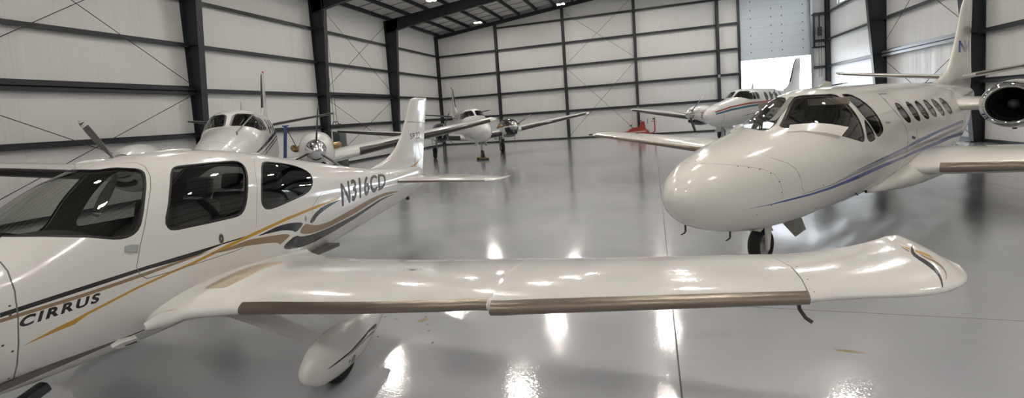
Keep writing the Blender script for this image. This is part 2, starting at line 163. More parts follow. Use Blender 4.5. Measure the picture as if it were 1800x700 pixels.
'jet_w2':[(6.2349,0.7045),(6.4171,0.6947),(6.5258,0.4392),(6.5213,0.2968),(6.3597,0.273),(6.1838,0.3531),(6.1126,0.539)],
'jet_w3':[(6.7346,0.7041),(6.9231,0.6946),(7.0151,0.467),(7.0208,0.3064),(6.8401,0.2822),(6.6815,0.3568),(6.6238,0.5557)],
'jet_w4':[(7.2209,0.6996),(7.4366,0.6894),(7.5594,0.4561),(7.5391,0.3018),(7.3569,0.2761),(7.2131,0.3618),(7.1047,0.5423)],
'jet_w5':[(7.7882,0.7031),(8.025,0.6925),(8.1446,0.4644),(8.1071,0.3052),(7.8885,0.2788),(7.7537,0.3562),(7.6485,0.554)],
'jet_blue_lo':[(0.804,-0.3472),(0.9334,-0.3213),(1.0705,-0.3099),(1.2169,-0.3068),(1.4796,-0.2905),(1.7077,-0.2858),(1.9558,-0.2883),(2.1718,-0.2846),(2.4059,-0.2887),(2.7079,-0.2865),(3.0575,-0.2781),(3.4708,-0.2626),(3.938,-0.2483),(4.4684,-0.241),(5.0454,-0.228),(5.7358,-0.1895),(6.3591,-0.1713),(7.0545,-0.1553),(7.8502,-0.135),(8.8105,-0.131),(9.1626,-0.3038),(7.9505,-0.2316),(7.1236,-0.2436),(6.4155,-0.2476),(5.785,-0.2568),(5.0887,-0.2843),(4.7024,-0.2992),(4.3386,-0.3129),(3.9925,-0.3228),(3.5215,-0.3348),(3.1005,-0.3485),(2.7405,-0.3479),(2.4275,-0.3388),(2.1882,-0.3288),(1.9688,-0.3278),(1.718,-0.3222),(1.4879,-0.3244),(1.2203,-0.3237),(1.0725,-0.3217),(0.9344,-0.3277)],
'jet_grey':[(1.788,-0.2574),(1.976,-0.2499),(2.1767,-0.2479),(2.3925,-0.2521),(2.6054,-0.2343),(2.8429,-0.2169),(3.1094,-0.2),(3.423,-0.1853),(3.8139,-0.1752),(4.2336,-0.1632),(4.6824,-0.1441),(5.1664,-0.1207),(5.6918,-0.0955),(6.3151,-0.0675),(7.0096,-0.0392),(7.832,-0.0184),(8.8215,-0.007),(8.8505,-0.0921),(7.8526,-0.0964),(7.034,-0.1174),(6.3425,-0.1413),(5.7222,-0.1662),(4.9923,-0.192),(4.4366,-0.2126),(3.9251,-0.2269),(3.4558,-0.237),(3.0424,-0.2482),(2.6973,-0.2631),(2.3998,-0.2728),(2.182,-0.2649),(1.9797,-0.2636),(1.7907,-0.2678)],
'jet_blue_up':[(2.8061,-0.2041),(3.0848,-0.1817),(3.4128,-0.1597),(3.7529,-0.1447),(4.1156,-0.129),(4.5005,-0.1064),(5.1232,-0.0685),(5.6773,-0.0095),(6.3078,0.0223),(7.0125,0.0572),(7.8458,0.0847),(8.8529,0.1047),(8.8244,0.0376),(7.8323,0.0273),(7.0064,0.008),(6.3088,-0.0324),(5.6855,-0.0724),(5.1469,-0.1051),(4.6528,-0.1357),(4.2136,-0.1544),(3.8024,-0.1658),(3.419,-0.1757),(3.0877,-0.1896)],
'jet_seam1':[(0.6177,1.461),(0.6575,1.2253),(0.7229,1.0404),(0.8152,0.865),(0.9238,0.7202),(1.035,0.5699),(1.1606,0.4319),(1.3029,0.2135),(1.374,0.0047),(1.416,-0.1381),(1.4331,-0.2584)],
'jet_dots':[(0.8964,0.7157),(1.0059,0.5836),(1.1247,0.4426),(1.2499,0.2677),(1.3559,0.0275),(1.3971,-0.1428),(1.2601,-0.3396),(2.2192,-0.2127),(1.0834,-0.5105)],
'jet_seam2':[(1.3758,0.6293),(1.4643,0.4931),(1.5702,0.3649),(1.6727,0.1732),(1.7384,-0.0222),(1.7674,-0.1471),(1.827,-0.2339)],
'jet_fin_txt':[(3.3597,0.4293),(3.402,0.1787),(3.0771,0.1684),(3.0451,0.4012)],
'jet_plate':[(4.3624,0.395),(4.5465,0.3815),(4.5112,0.3493),(4.327,0.3631)],
'jet_reflw':[(5.3595,0.0848),(5.5579,0.0387),(5.5249,0.0028),(5.3483,0.0283)],
}
# ------------------------------------------------------------------ materials
def mat(name,col,rough=.5,metal=0.0,spec=.5,coat=0.0,bump=None,emit=None,vary=0.0):
    m=bpy.data.materials.new(name);m.use_nodes=True;nt=m.node_tree;b=nt.nodes['Principled BSDF']
    b.inputs['Base Color'].default_value=(*col,1);b.inputs['Roughness'].default_value=rough;b.inputs['Metallic'].default_value=metal
    b.inputs['Specular IOR Level'].default_value=spec;b.inputs['Coat Weight'].default_value=coat;b.inputs['Coat Roughness'].default_value=.03
    tc=nt.nodes.new('ShaderNodeTexCoord')
    if emit:
        b.inputs['Emission Color'].default_value=(*emit[0],1);b.inputs['Emission Strength'].default_value=emit[1]
    if vary:
        n=nt.nodes.new('ShaderNodeTexNoise');n.inputs['Scale'].default_value=3.0;n.inputs['Detail'].default_value=6
        nt.links.new(tc.outputs['Object'],n.inputs['Vector'])
        mx=nt.nodes.new('ShaderNodeMix');mx.data_type='RGBA'
        mx.inputs['A'].default_value=(*[c*(1-vary) for c in col],1);mx.inputs['B'].default_value=(*[min(1,c*(1+vary)) for c in col],1)
        nt.links.new(n.outputs['Fac'],mx.inputs['Factor']);nt.links.new(mx.outputs['Result'],b.inputs['Base Color'])
    if bump:
        n=nt.nodes.new('ShaderNodeTexNoise');n.inputs['Scale'].default_value=bump[0];n.inputs['Detail'].default_value=4
        mp=nt.nodes.new('ShaderNodeMapping');mp.inputs['Scale'].default_value=bump[2] if len(bump)>2 else (1,1,1)
        nt.links.new(tc.outputs['Object'],mp.inputs['Vector']);nt.links.new(mp.outputs['Vector'],n.inputs['Vector'])
        bp=nt.nodes.new('ShaderNodeBump');bp.inputs['Strength'].default_value=bump[1];bp.inputs['Distance'].default_value=.05
        nt.links.new(n.outputs['Fac'],bp.inputs['Height']);nt.links.new(bp.outputs['Normal'],b.inputs['Normal'])
    return m
def glass_mat(name,tint,rough=.01):
    m=bpy.data.materials.new(name);m.use_nodes=True;nt=m.node_tree;nt.nodes.clear()
    o=nt.nodes.new('ShaderNodeOutputMaterial');t=nt.nodes.new('ShaderNodeBsdfTransparent');g=nt.nodes.new('ShaderNodeBsdfGlossy')
    t.inputs['Color'].default_value=(*tint,1);g.inputs['Roughness'].default_value=rough
    lw=nt.nodes.new('ShaderNodeLayerWeight');lw.inputs['Blend'].default_value=.5
    p=nt.nodes.new('ShaderNodeMath');p.operation='POWER';p.inputs[1].default_value=4.0
    nt.links.new(lw.outputs['Facing'],p.inputs[0])
    a=nt.nodes.new('ShaderNodeMath');a.operation='MULTIPLY_ADD';a.inputs[1].default_value=.92;a.inputs[2].default_value=.085
    nt.links.new(p.outputs[0],a.inputs[0])
    mx=nt.nodes.new('ShaderNodeMixShader');nt.links.new(a.outputs[0],mx.inputs['Fac']);nt.links.new(t.outputs[0],mx.inputs[1]);nt.links.new(g.outputs[0],mx.inputs[2])
    nt.links.new(mx.outputs[0],o.inputs['Surface'])
    return m
M={}
M['white']=mat('white_paint',(.76,.75,.725),.16,coat=.6)
M['white_jet']=mat('warm_white_paint',(.87,.855,.80),.16,coat=.6)
M['white_prim']=mat('white_enamel',(.78,.78,.76),.2,coat=.5)
M['black']=mat('black_paint',(.012,.013,.015),.25,coat=.4)
M['tan']=mat('tan_paint',(.25,.17,.10),.3,coat=.3)
M['walk']=mat('tan_grit_strip',(.47,.40,.31),.75,bump=(300,.3))
M['gold']=mat('gold_paint',(.47,.26,.03),.3,coat=.3)
M['blue']=mat('blue_paint',(.03,.065,.30),.25,coat=.4)
M['grey']=mat('silver_grey_paint',(.27,.27,.28),.3,coat=.4)
M['letter']=mat('charcoal_lettering',(.03,.03,.035),.3)
M['red']=mat('red_stripe_paint',(.33,.03,.02),.3,coat=.3)
M['teal']=mat('teal_stripe_paint',(.05,.16,.24),.3,coat=.3)
M['seam']=mat('panel_seam',(.14,.14,.135),.6)
M['seal']=mat('black_window_seal',(.015,.015,.015),.4)
M['screw']=mat('dark_fastener',(.05,.05,.05),.5)
M['ti']=mat('bronze_titanium',(.225,.195,.16),.32,metal=.85,bump=(60,.05,(1,8,8)))
M['boot']=mat('black_rubber_boot',(.018,.017,.016),.33,coat=.15)
M['rubber']=mat('tyre_rubber',(.015,.015,.015),.7)
M['rim']=mat('wheel_rim',(.45,.45,.44),.4,metal=.6)
M['chrome']=mat('polished_chrome',(.78,.78,.78),.06,metal=1)
M['exh']=mat('heat_stained_exhaust',(.33,.22,.11),.25,metal=1,vary=.4)
M['darkmetal']=mat('dark_metal',(.06,.06,.065),.4,metal=.5)
M['prop']=mat('black_propeller',(.03,.03,.032),.35)
M['propgrey']=mat('grey_propeller',(.20,.20,.19),.35,metal=.3)
M['liner']=mat('cabin_lining',(.10,.095,.085),.8)
M['liner_jet']=mat('beige_cockpit_lining',(.36,.32,.26),.8)
M['seat']=mat('dark_leather',(.035,.033,.032),.55)
M['tanseat']=mat('tan_leather',(.27,.19,.12),.55)
M['dash']=mat('dark_panel',(.02,.02,.02),.6)
M['glass']=glass_mat('tinted_cabin_glass',(.76,.77,.74))
M['glass_dark']=glass_mat('dark_tinted_glass',(.46,.47,.46))
M['glass_clear']=glass_mat('clear_glass',(.88,.89,.87))
M['steel']=mat('dark_painted_steel',(.021,.024,.028),.45,spec=.4)
M['galv']=mat('galvanised_steel',(.30,.31,.32),.4,metal=.7)
M['wire']=mat('steel_cable',(.07,.07,.07),.5,metal=.5)
M['tugred']=mat('red_tug_paint',(.30,.018,.012),.35,coat=.3)
M['tugwhite']=mat('tug_stripe',(.4,.33,.32),.4)
M['yellow']=mat('yellow_chock',(.55,.33,.03),.6)
M['ladderblue']=mat('blue_painted_rail',(.02,.045,.14),.4)
M['cabinet']=mat('grey_green_enamel',(.10,.125,.12),.5)
M['boxgrey']=mat('light_grey_enamel',(.35,.36,.36),.5)
M['plate']=mat('grey_plate',(.22,.22,.20),.5)
M['doorpanel']=mat('insulated_door_panel',(.58,.62,.66),.55)
M['roofwhite']=mat('roof_insulation',(.60,.59,.57),.6,bump=(1.2,.35,(1,1,1)))
M['apron']=mat('concrete_apron',(.55,.55,.54),.8,vary=.1)
M['lamp']=mat('lamp_diffuser',(.9,.9,.9),.5,emit=((1.0,.945,.865),LAMP))
M['lamphouse']=mat('lamp_housing',(.45,.45,.45),.4,metal=.3)
M['fan']=mat('fan_blades',(.035,.037,.04),.4,metal=.6)
M['fancone']=mat('fan_spinner',(.10,.11,.10),.5)
def wall_mat():
    m=mat('vinyl_wall_insulation',(.70,.695,.685),.42,spec=.35);nt=m.node_tree;b=nt.nodes['Principled BSDF']
    tc=nt.nodes.new('ShaderNodeTexCoord')
    def noise(sc,scale,det=3):
        mp=nt.nodes.new('ShaderNodeMapping');mp.inputs['Scale'].default_value=sc
        n=nt.nodes.new('ShaderNodeTexNoise');n.inputs['Scale'].default_value=scale;n.inputs['Detail'].default_value=det
        nt.links.new(tc.outputs['Object'],mp.inputs['Vector']);nt.links.new(mp.outputs['Vector'],n.inputs['Vector']);return n
    a=noise((1,1,.06),1.6);c=noise((1,1,1),.9)
    ad=nt.nodes.new('ShaderNodeMath');ad.operation='MULTIPLY_ADD';ad.inputs[1].default_value=.45
    nt.links.new(c.outputs['Fac'],ad.inputs[0]);nt.links.new(a.outputs['Fac'],ad.inputs[2])
    sp=nt.nodes.new('ShaderNodeSeparateXYZ');nt.links.new(tc.outputs['Object'],sp.inputs[0])
    def mth(op,a,b):
        n=nt.nodes.new('ShaderNodeMath');n.operation=op
        for i,q in enumerate((a,b)):
            if q is None: continue
            if isinstance(q,float): n.inputs[i].default_value=q
            else: nt.links.new(q,n.inputs[i])
        return n.outputs[0]
    fr=mth('FRACT',mth('DIVIDE',mth('ADD',sp.outputs[0],sp.outputs[1]),1.22),None)
    ln=mth('LESS_THAN',mth('ABSOLUTE',mth('SUBTRACT',fr,.5),None),.012)
    mx=nt.nodes.new('ShaderNodeMix');mx.data_type='RGBA';mx.inputs['A'].default_value=b.inputs['Base Color'].default_value[:];mx.inputs['B'].default_value=(.655,.655,.65,1)
    nt.links.new(ln,mx.inputs['Factor']);nt.links.new(mx.outputs['Result'],b.inputs['Base Color'])
    bp=nt.nodes.new('ShaderNodeBump');bp.inputs['Strength'].default_value=.55;bp.inputs['Distance'].default_value=.12
    nt.links.new(ad.outputs[0],bp.inputs['Height']);nt.links.new(bp.outputs['Normal'],b.inputs['Normal'])
    return m
M['wall']=wall_mat()
def floor_mat():
    m=mat('grey_epoxy_floor',(.30,.305,.33),.12,spec=.5,coat=1.0);nt=m.node_tree;b=nt.nodes['Principled BSDF'];b.inputs['Coat Roughness'].default_value=.045;b.inputs['Coat IOR'].default_value=1.9
    tc=nt.nodes.new('ShaderNodeTexCoord')
    n=nt.nodes.new('ShaderNodeTexNoise');n.inputs['Scale'].default_value=.35;n.inputs['Detail'].default_value=6;n.inputs['Distortion'].default_value=.8
    nt.links.new(tc.outputs['Object'],n.inputs['Vector'])
    cr=nt.nodes.new('ShaderNodeValToRGB');e=cr.color_ramp.elements
    e[0].position=.3;e[0].color=(.45,.46,.49,1);e[1].position=.72;e[1].color=(.57,.58,.615,1)
    nt.links.new(n.outputs['Fac'],cr.inputs[0]);nt.links.new(cr.outputs[0],b.inputs['Base Color'])
    n2=nt.nodes.new('ShaderNodeTexNoise');n2.inputs['Scale'].default_value=1.1;n2.inputs['Detail'].default_value=2
    n3=nt.nodes.new('ShaderNodeTexNoise');n3.inputs['Scale'].default_value=48;n3.inputs['Detail'].default_value=2
    for q in (n2,n3): nt.links.new(tc.outputs['Object'],q.inputs['Vector'])
    b1=nt.nodes.new('ShaderNodeBump');b1.inputs['Strength'].default_value=.08;b1.inputs['Distance'].default_value=.05
    b2=nt.nodes.new('ShaderNodeBump');b2.inputs['Strength'].default_value=.16;b2.inputs['Distance'].default_value=.005
    nt.links.new(n2.outputs['Fac'],b1.inputs['Height']);nt.links.new(n3.outputs['Fac'],b2.inputs['Height']);nt.links.new(b1.outputs['Normal'],b2.inputs['Normal'])
    nt.links.new(b2.outputs['Normal'],b.inputs['Normal']);nt.links.new(b2.outputs['Normal'],b.inputs['Coat Normal'])
    rr=nt.nodes.new('ShaderNodeMapRange');rr.inputs['To Min'].default_value=.15;rr.inputs['To Max'].default_value=.3
    n4=nt.nodes.new('ShaderNodeTexNoise');n4.inputs['Scale'].default_value=.8;n4.inputs['Detail'].default_value=4
    nt.links.new(tc.outputs['Object'],n4.inputs['Vector']);nt.links.new(n4.outputs['Fac'],rr.inputs['Value']);nt.links.new(rr.outputs[0],b.inputs['Roughness'])
    return m
M['floor']=floor_mat()
M['joint']=mat('floor_joint',(.09,.09,.095),.5)
M['stain']=mat('tan_floor_stain',(.30,.24,.15),.35)
# ------------------------------------------------------------------ object helpers
def link(name,me,parent=None,mats=()):
    o=bpy.data.objects.new(name,me);C.objects.link(o)
    for m in mats: me.materials.append(M[m] if isinstance(m,str) else m)
    if parent: o.parent=parent
    return o
def thing(name,label,cat,loc=(0,0,0),rz=0,group=None):
    o=bpy.data.objects.new(name,None);C.objects.link(o);o.location=loc;o.rotation_euler=(0,0,rz);o.empty_display_size=.3
    o['label']=label;o['category']=cat
    if group:o['group']=group
    return o
def tag(o,label,cat,group=None):
    o['label']=label;o['category']=cat
    if group:o['group']=group
    return o
def structure(o,label=None):
    o['kind']='structure'
    if label:o['label']=label
    return o
class MB:
    """collects primitive shapes into one mesh"""
    def __init__(s): s.bm=bmesh.new()
    def box(s,c,d,rz=0,rot=None,bev=0,mi=0):
        r=bmesh.ops.create_cube(s.bm,size=1)
        m=Matrix.Translation(c)@(rot.to_4x4() if rot else Matrix.Rotation(rz,4,'Z'))@Matrix.Diagonal((*d,1))
        bmesh.ops.transform(s.bm,matrix=m,verts=r['verts'])
        fs=set(f for v in r['verts'] for f in v.link_faces)
        for f in fs: f.material_index=mi
        if bev:
            es=list(set(e for v in r['verts'] for e in v.link_edges))
            q=bmesh.ops.bevel(s.bm,geom=es,offset=bev,segments=2,affect='EDGES',profile=.6)
            for f in q['faces']: f.material_index=mi
        return s
    def tube(s,pts,r,n=8,mi=0,cap=True):
        pts=[Vector(p) for p in pts];rs=r if isinstance(r,(list,tuple)) else [r]*len(pts)
        rings=[];up=None
        for i,p in enumerate(pts):
            d=(pts[min(i+1,len(pts)-1)]-pts[max(i-1,0)]).normalized()
            if up is None: up=Vector((0,0,1)) if abs(d.z)<.9 else Vector((1,0,0))
            a=d.cross(up).normalized();b=a.cross(d).normalized();up=b
            rings.append([s.bm.verts.new(p+a*math.cos(2*PI*k/n)*rs[i]+b*math.sin(2*PI*k/n)*rs[i]) for k in range(n)])
        for i in range(len(rings)-1):
            for k in range(n):
                f=s.bm.faces.new([rings[i][k],rings[i][(k+1)%n],rings[i+1][(k+1)%n],rings[i+1][k]]);f.material_index=mi
        if cap:
            f=s.bm.faces.new(rings[0][::-1]);f.material_index=mi;f=s.bm.faces.new(rings[-1]);f.material_index=mi
        return s
    def lathe(s,prof,c,ax,n=32,mi=0):
        """prof: (offset along axis, radius)"""
        ax=Vector(ax).normalized();a=ax.orthogonal().normalized();b=ax.cross(a);c=Vector(c);rings=[]
        for t,r in prof:
            if r<1e-5: rings.append([s.bm.verts.new(c+ax*t)])
            else: rings.append([s.bm.verts.new(c+ax*t+(a*math.cos(2*PI*k/n)+b*math.sin(2*PI*k/n))*r) for k in range(n)])
        for i in range(len(rings)-1):
            A,B=rings[i],rings[i+1]
            for k in range(n):
                q=[A[k%len(A)],A[(k+1)%len(A)],B[(k+1)%len(B)],B[k%len(B)]]
                q=[v for j,v in enumerate(q) if v not in q[:j]]
                if len(q)>2:
                    f=s.bm.faces.new(q);f.material_index=mi
        return s
    def prism(s,poly,ext,mi=0):
        """poly: 3D loop, ext: extrusion vector"""
        e=Vector(ext);a=[s.bm.verts.new(Vector(p)) for p in poly];b=[s.bm.verts.new(Vector(p)+e) for p in poly];n=len(a)
        for q in ([a[::-1],b]+[[a[i],a[(i+1)%n],b[(i+1)%n],b[i]] for i in range(n)]):
            f=s.bm.faces.new(q);f.material_index=mi
        return s
    def build(s,name,mats,parent=None,ang=40):
        bmesh.ops.recalc_face_normals(s.bm,faces=s.bm.faces)
        me=bpy.data.meshes.new(name);s.bm.to_mesh(me);s.bm.free()
        for p in me.polygons: p.use_smooth=True
        me.set_sharp_from_angle(angle=math.radians(ang))
        return link(name,me,parent,[mats] if isinstance(mats,str) else mats)
# ------------------------------------------------------------------ skins: triangulated analytic surfaces with painted regions and window openings
def sgn_out(S):
    u0,u1,v0,v1=S.dom();u=(u0+u1)/2
    if S.wrap: return 1 if raw_n(S,u,.3)[1]>0 else -1
    n=raw_n(S,u,.25);q=Vector([f(u) for f in S.nf]) if S.nf else Vector(S.n)
    q.y*=S.side
    return 1 if n.dot(q)>0 else -1
def raw_n(S,u,v):
    u0,u1,v0,v1=S.dom();e=2e-4;ua,ub=max(u-e,u0),min(u+e,u1)
    if S.wrap: a=Vector(S.P(u,v+e))-Vector(S.P(u,v-e))
    else: a=Vector(S.P(u,min(v+e,v1)))-Vector(S.P(u,max(v-e,v0)))
    return (Vector(S.P(ub,v))-Vector(S.P(ua,v))).cross(a)
def L(p): return Vector((-p[0],p[1],p[2]))
def pt_n(S,u,v,sg):
    n=raw_n(S,u,v)*sg
    if n.length<1e-13 or (S.wrap and u<=S.s0+1e-6 and S.nose): n=Vector((-1,0,0))
    n.normalize();return Vector(S.P(u,v)),n
def lsp(a,b,n): return [a+(b-a)*i/(n-1) for i in range(n)]
def inside(p,poly):
    c=False;n=len(poly);x,y=p;j=n-1
    for i in range(n):
        xi,yi=poly[i];xj,yj=poly[j]
        if (yi>y)!=(yj>y) and x<(xj-xi)*(y-yi)/(yj-yi)+xi: c=not c
        j=i
    return c
def skin(name,S,us,vs,parent,mats,paints=(),holes=(),off=0.0,glass=None,glass_names=None):
    """paints: (material index, list of uv loops, even-odd). holes: uv loops cut out; each gets a pane of its own."""
    sg=sgn_out(S);u0,u1,v0,v1=S.dom()
    pts=[];edges=[];own=[]
    for u in us:
        for v in vs: pts.append(S.uv2xy(u,v))
    def add(loop,o):
        k=len(pts);q=[S.uv2xy(min(max(u,u0),u1),min(max(v,v0),v1)) for u,v in loop];n=len(q)
        pts.extend(q);edges.extend((k+i,k+(i+1)%n) for i in range(n))
        own.append((o,q,min(a[0] for a in q),max(a[0] for a in q),min(a[1] for a in q),max(a[1] for a in q)))
    for i,(mi,loops) in enumerate(paints):
        for lp in loops: add(lp,('p',i))
    for i,lp in enumerate(holes): add(lp,('h',i))
    vo,_,fo,_,_,_=delaunay_2d_cdt([Vector(p) for p in pts],edges,[],0,1e-6)
    uv=[(p[0],p[1]/S.vs) for p in vo]
    PN=[pt_n(S,min(max(u,u0),u1),min(max(v,v0),v1),sg) for u,v in uv]
    bins={};
    for fi,f in enumerate(fo):
        cnt={};c=(sum(vo[i][0] for i in f)/len(f),sum(vo[i][1] for i in f)/len(f))
        for o,q,xa,xb,ya,yb in own:
            if xa<=c[0]<=xb and ya<=c[1]<=yb and inside(c,q): cnt[o]=cnt.get(o,0)+1
        h=[o[1] for o in cnt if o[0]=='h']
        mi=0;best=-1
        for o,c in cnt.items():
            if o[0]=='p' and c%2==1 and o[1]>best: best=o[1];mi=paints[o[1]][0]
        bins.setdefault(('h',h[0]) if h else 'b',[]).append((f,mi))
    def make(nm,fl,off,mats,parent):
        key={};verts=[];fs=[];mis=[];nor=[]
        def idx(i):
            p,n=PN[i];p=L(p+n*off);k=(round(p.x,5),round(p.y,5),round(p.z,5))
            if k not in key: key[k]=len(verts);verts.append(p)
            return key[k]
        for f,mi in fl:
            q=[idx(i) for i in f]
            if len(set(q))<3: continue
            a,b,c=[verts[i] for i in q[:3]];fn=(b-a).cross(c-a)
            if fn.length<1e-12: continue
            nn=[L(PN[i][1]) for i in f]
            if fn.dot(nn[0]+nn[1]+nn[2])<0: q=q[::-1];nn=nn[::-1]
            fs.append(q);mis.append(mi);nor+=nn
        me=bpy.data.meshes.new(nm);me.from_pydata(verts,[],fs)
        o=link(nm,me,parent,mats)
        me.polygons.foreach_set('material_index',mis);me.polygons.foreach_set('use_smooth',[True]*len(fs))
        if len(nor)==len(me.loops): me.normals_split_custom_set(nor)
        me.update();return o
    out=[make(name,bins['b'],off,mats,parent)]
    if glass:
        for i in range(len(holes)):
            if ('h',i) in bins: out.append(make(glass_names[i] if glass_names else 'window',[(f,0) for f,_ in bins[('h',i)]],-.006,[glass[i] if isinstance(glass,list) else glass],parent))
    return out
def patch(name,S,us,vs,off,thick,parent,m):
    """a thin plate lying on a surface, with real thickness"""
    sg=sgn_out(S);bm=bmesh.new();nu,nv=len(us),len(vs);T=[];B=[]
    for u in us:
        for v in vs:
            p,n=pt_n(S,u,v,sg);T.append(bm.verts.new(L(p+n*(off+thick))));B.append(bm.verts.new(L(p+n*off)))
    for i in range(nu-1):
        for j in range(nv-1):
            a,b,c,d=i*nv+j,i*nv+j+1,(i+1)*nv+j+1,(i+1)*nv+j
            bm.faces.new([T[a],T[b],T[c],T[d]]);bm.faces.new([B[d],B[c],B[b],B[a]])
    for j in range(nv-1):
        for i in (0,nu-1): bm.faces.new([T[i*nv+j],B[i*nv+j],B[i*nv+j+1],T[i*nv+j+1]])
    for i in range(nu-1):
        for j in (0,nv-1): bm.faces.new([T[i*nv+j],T[(i+1)*nv+j],B[(i+1)*nv+j],B[i*nv+j]])
    o=MB.__new__(MB);o.bm=bm
    return o.build(name,m,parent,35)
def polyplate(name,S,loop,off,thick,parent,m,lift=None,sub=.08):
    """plate with an arbitrary outline following a surface; lift(u,v) raises it locally"""
    sg=sgn_out(S);xy=[Vector(S.uv2xy(u,v)) for u,v in loop]
    x0=min(p.x for p in xy);x1=max(p.x for p in xy);y0=min(p.y for p in xy);y1=max(p.y for p in xy)
    pl=[(p.x,p.y) for p in xy];g=[]
    nx=max(2,int((x1-x0)/sub)+1);ny=max(2,int((y1-y0)/sub)+1)
    for i in range(1,nx):
        for j in range(1,ny):
            q=(x0+(x1-x0)*i/nx,y0+(y1-y0)*j/ny)
            if inside(q,pl): g.append(Vector(q))
    vo,_,fo,_,_,_=delaunay_2d_cdt(xy+g,[],[list(range(len(xy)))],1,1e-6)
    bm=bmesh.new();T=[];B=[]
    for p in vo:
        u,v=p.x,p.y/S.vs;P_,n=pt_n(S,u,v,sg);k=lift(u,v) if lift else 0
        T.append(bm.verts.new(L(P_+n*(off+thick+k))));B.append(bm.verts.new(L(P_+n*off)))
    ed={}
    for f in fo:
        bm.faces.new([T[i] for i in f]);bm.faces.new([B[i] for i in f][::-1])
        for i in range(len(f)): e=(f[i],f[(i+1)%len(f)]);ed[e]=1
    for a,b in ed:
        if (b,a) not in ed: bm.faces.new([T[b],T[a],B[a],B[b]])
    o=MB.__new__(MB);o.bm=bm
    return o.build(name,m,parent,35)
# uv-space drawing helpers
def met(S,u,v): return Vector((u,v*.62)) if S.wrap else Vector((u,v*2.6))
def unmet(S,p): return (p.x,p.y/.62) if S.wrap else (p.x,p.y/2.6)
def area(pts): return sum(pts[i].x*pts[(i+1)%len(pts)].y-pts[(i+1)%len(pts)].x*pts[i].y for i in range(len(pts)))/2
def grow(S,loop,d):
    p=[met(S,*q) for q in loop];n=len(p);s=1 if area(p)>0 else -1;r=[]
    for i in range(n):
        a=(p[i]-p[i-1]);b=(p[(i+1)%n]-p[i])
        if a.length<1e-6 or b.length<1e-6: r.append(p[i]);continue
        a.normalize();b.normalize();t=a+b
        if t.length<1e-3: t=a
        t.normalize();k=1/max(.5,t.dot(a))
        r.append(p[i]+Vector((t.y,-t.x))*s*d*k)
    return [unmet(S,q) for q in r]
def smooth_loop(loop,it=2):
    for _ in range(it):
        n=len(loop);r=[]
        for i in range(n):
            a,b=loop[i],loop[(i+1)%n]
            r.append((a[0]*.75+b[0]*.25,a[1]*.75+b[1]*.25));r.append((a[0]*.25+b[0]*.75,a[1]*.25+b[1]*.75))
        loop=r
    return loop
def strip(S,line,w):
    p=[met(S,*q) for q in line];A=[];B=[]
    for i in range(len(p)):
        d=(p[min(i+1,len(p)-1)]-p[max(i-1,0)])
        if d.length<1e-6: continue
        d.normalize();n=Vector((d.y,-d.x))*w/2;A.append(p[i]+n);B.append(p[i]-n)
    return [unmet(S,q) for q in A+B[::-1]]
def dot(S,c,r,n=10):
    m=met(S,*c);return [unmet(S,m+Vector((math.cos(2*PI*k/n),math.sin(2*PI*k/n)))*r) for k in range(n)]
def mirror(loop): return [(u,PI-v) for u,v in loop][::-1]
def text_loops(txt,quad,bold=0.0,space=1.0,shear=0.0):
    cu=bpy.data.curves.new('lettering','FONT');cu.body=txt;cu.fill_mode='NONE';cu.space_character=space;cu.shear=shear;cu.resolution_u=4
    o=bpy.data.objects.new('lettering',cu);C.objects.link(o)
    me=o.to_mesh();nb={}
    for e in me.edges:
        a,b=e.vertices;nb.setdefault(a,[]).append(b);nb.setdefault(b,[]).append(a)
    co=[v.co.copy() for v in me.vertices];seen=set();loops=[]
    for s in nb:
        if s in seen: continue
        lp=[s];seen.add(s);cur=s
        while True:
            nx=[k for k in nb[cur] if k not in seen]
            if not nx: break
            cur=nx[0];seen.add(cur);lp.append(cur)
        if len(lp)>2: loops.append([co[i] for i in lp])
    o.to_mesh_clear();bpy.data.objects.remove(o);bpy.data.curves.remove(cu)
    def swell(lp,d):
        n=len(lp);r=[];sg=1 if area(lp)>0 else -1
        for i in range(n):
            a=lp[i]-lp[i-1];b=lp[(i+1)%n]-lp[i]
            if a.length<1e-6 or b.length<1e-6: r.append(lp[i]);continue
            a.normalize();b.normalize();t=a+b
            if t.length<.2: t=a
            t.normalize();r.append(lp[i]+Vector((t.y,-t.x,0))*sg*d/max(.6,t.dot(a)))
        return r
    if bold:
        dep=[sum(1 for m in loops if m is not l and inside((l[0].x,l[0].y),[(q.x,q.y) for q in m])) for l in loops]
        loops=[swell(l,bold if k%2==0 else -bold) for l,k in zip(loops,dep)]
    xs=[p.x for l in loops for p in l];ys=[p.y for l in loops for p in l];x0,x1,y0,y1=min(xs),max(xs),min(ys),max(ys)
    tl,tr,br,bl=[Vector(q) for q in quad];out=[]
    for l in loops:
        r=[]
        for p in l:
            a=(p.x-x0)/(x1-x0);b=(p.y-y0)/(y1-y0)
            q=(bl*(1-a)+br*a)*(1-b)+(tl*(1-a)+tr*a)*b;r.append((q.x,q.y))
        out.append(r)
    return out
def rounded(pts,r=.35,n=4):
    """rounds the corners of an outline; r is the share of the shorter neighbouring edge"""
    o=[];m=len(pts)
    for i in range(m):
        p=Vector(pts[i]);a=Vector(pts[i-1]);b=Vector(pts[(i+1)%m])
        A=p+(a-p)*r;B=p+(b-p)*r
        for k in range(n+1):
            t=k/n;q=A*(1-t)**2+p*2*t*(1-t)+B*t*t;o.append((q.x,q.y))
    return o
def densify(loop,d=.06):
    r=[];n=len(loop)
    for i in range(n):
        a,b=loop[i],loop[(i+1)%n];k=max(1,int(math.hypot(b[0]-a[0],b[1]-a[1])/d))
        r+=[(a[0]+(b[0]-a[0])*j/k,a[1]+(b[1]-a[1])*j/k) for j in range(k)]
    return r
def sz(S,loop,side=1,d=.07): return [(s,S.th_z(s,z,side)) for s,z in densify(loop,d)]
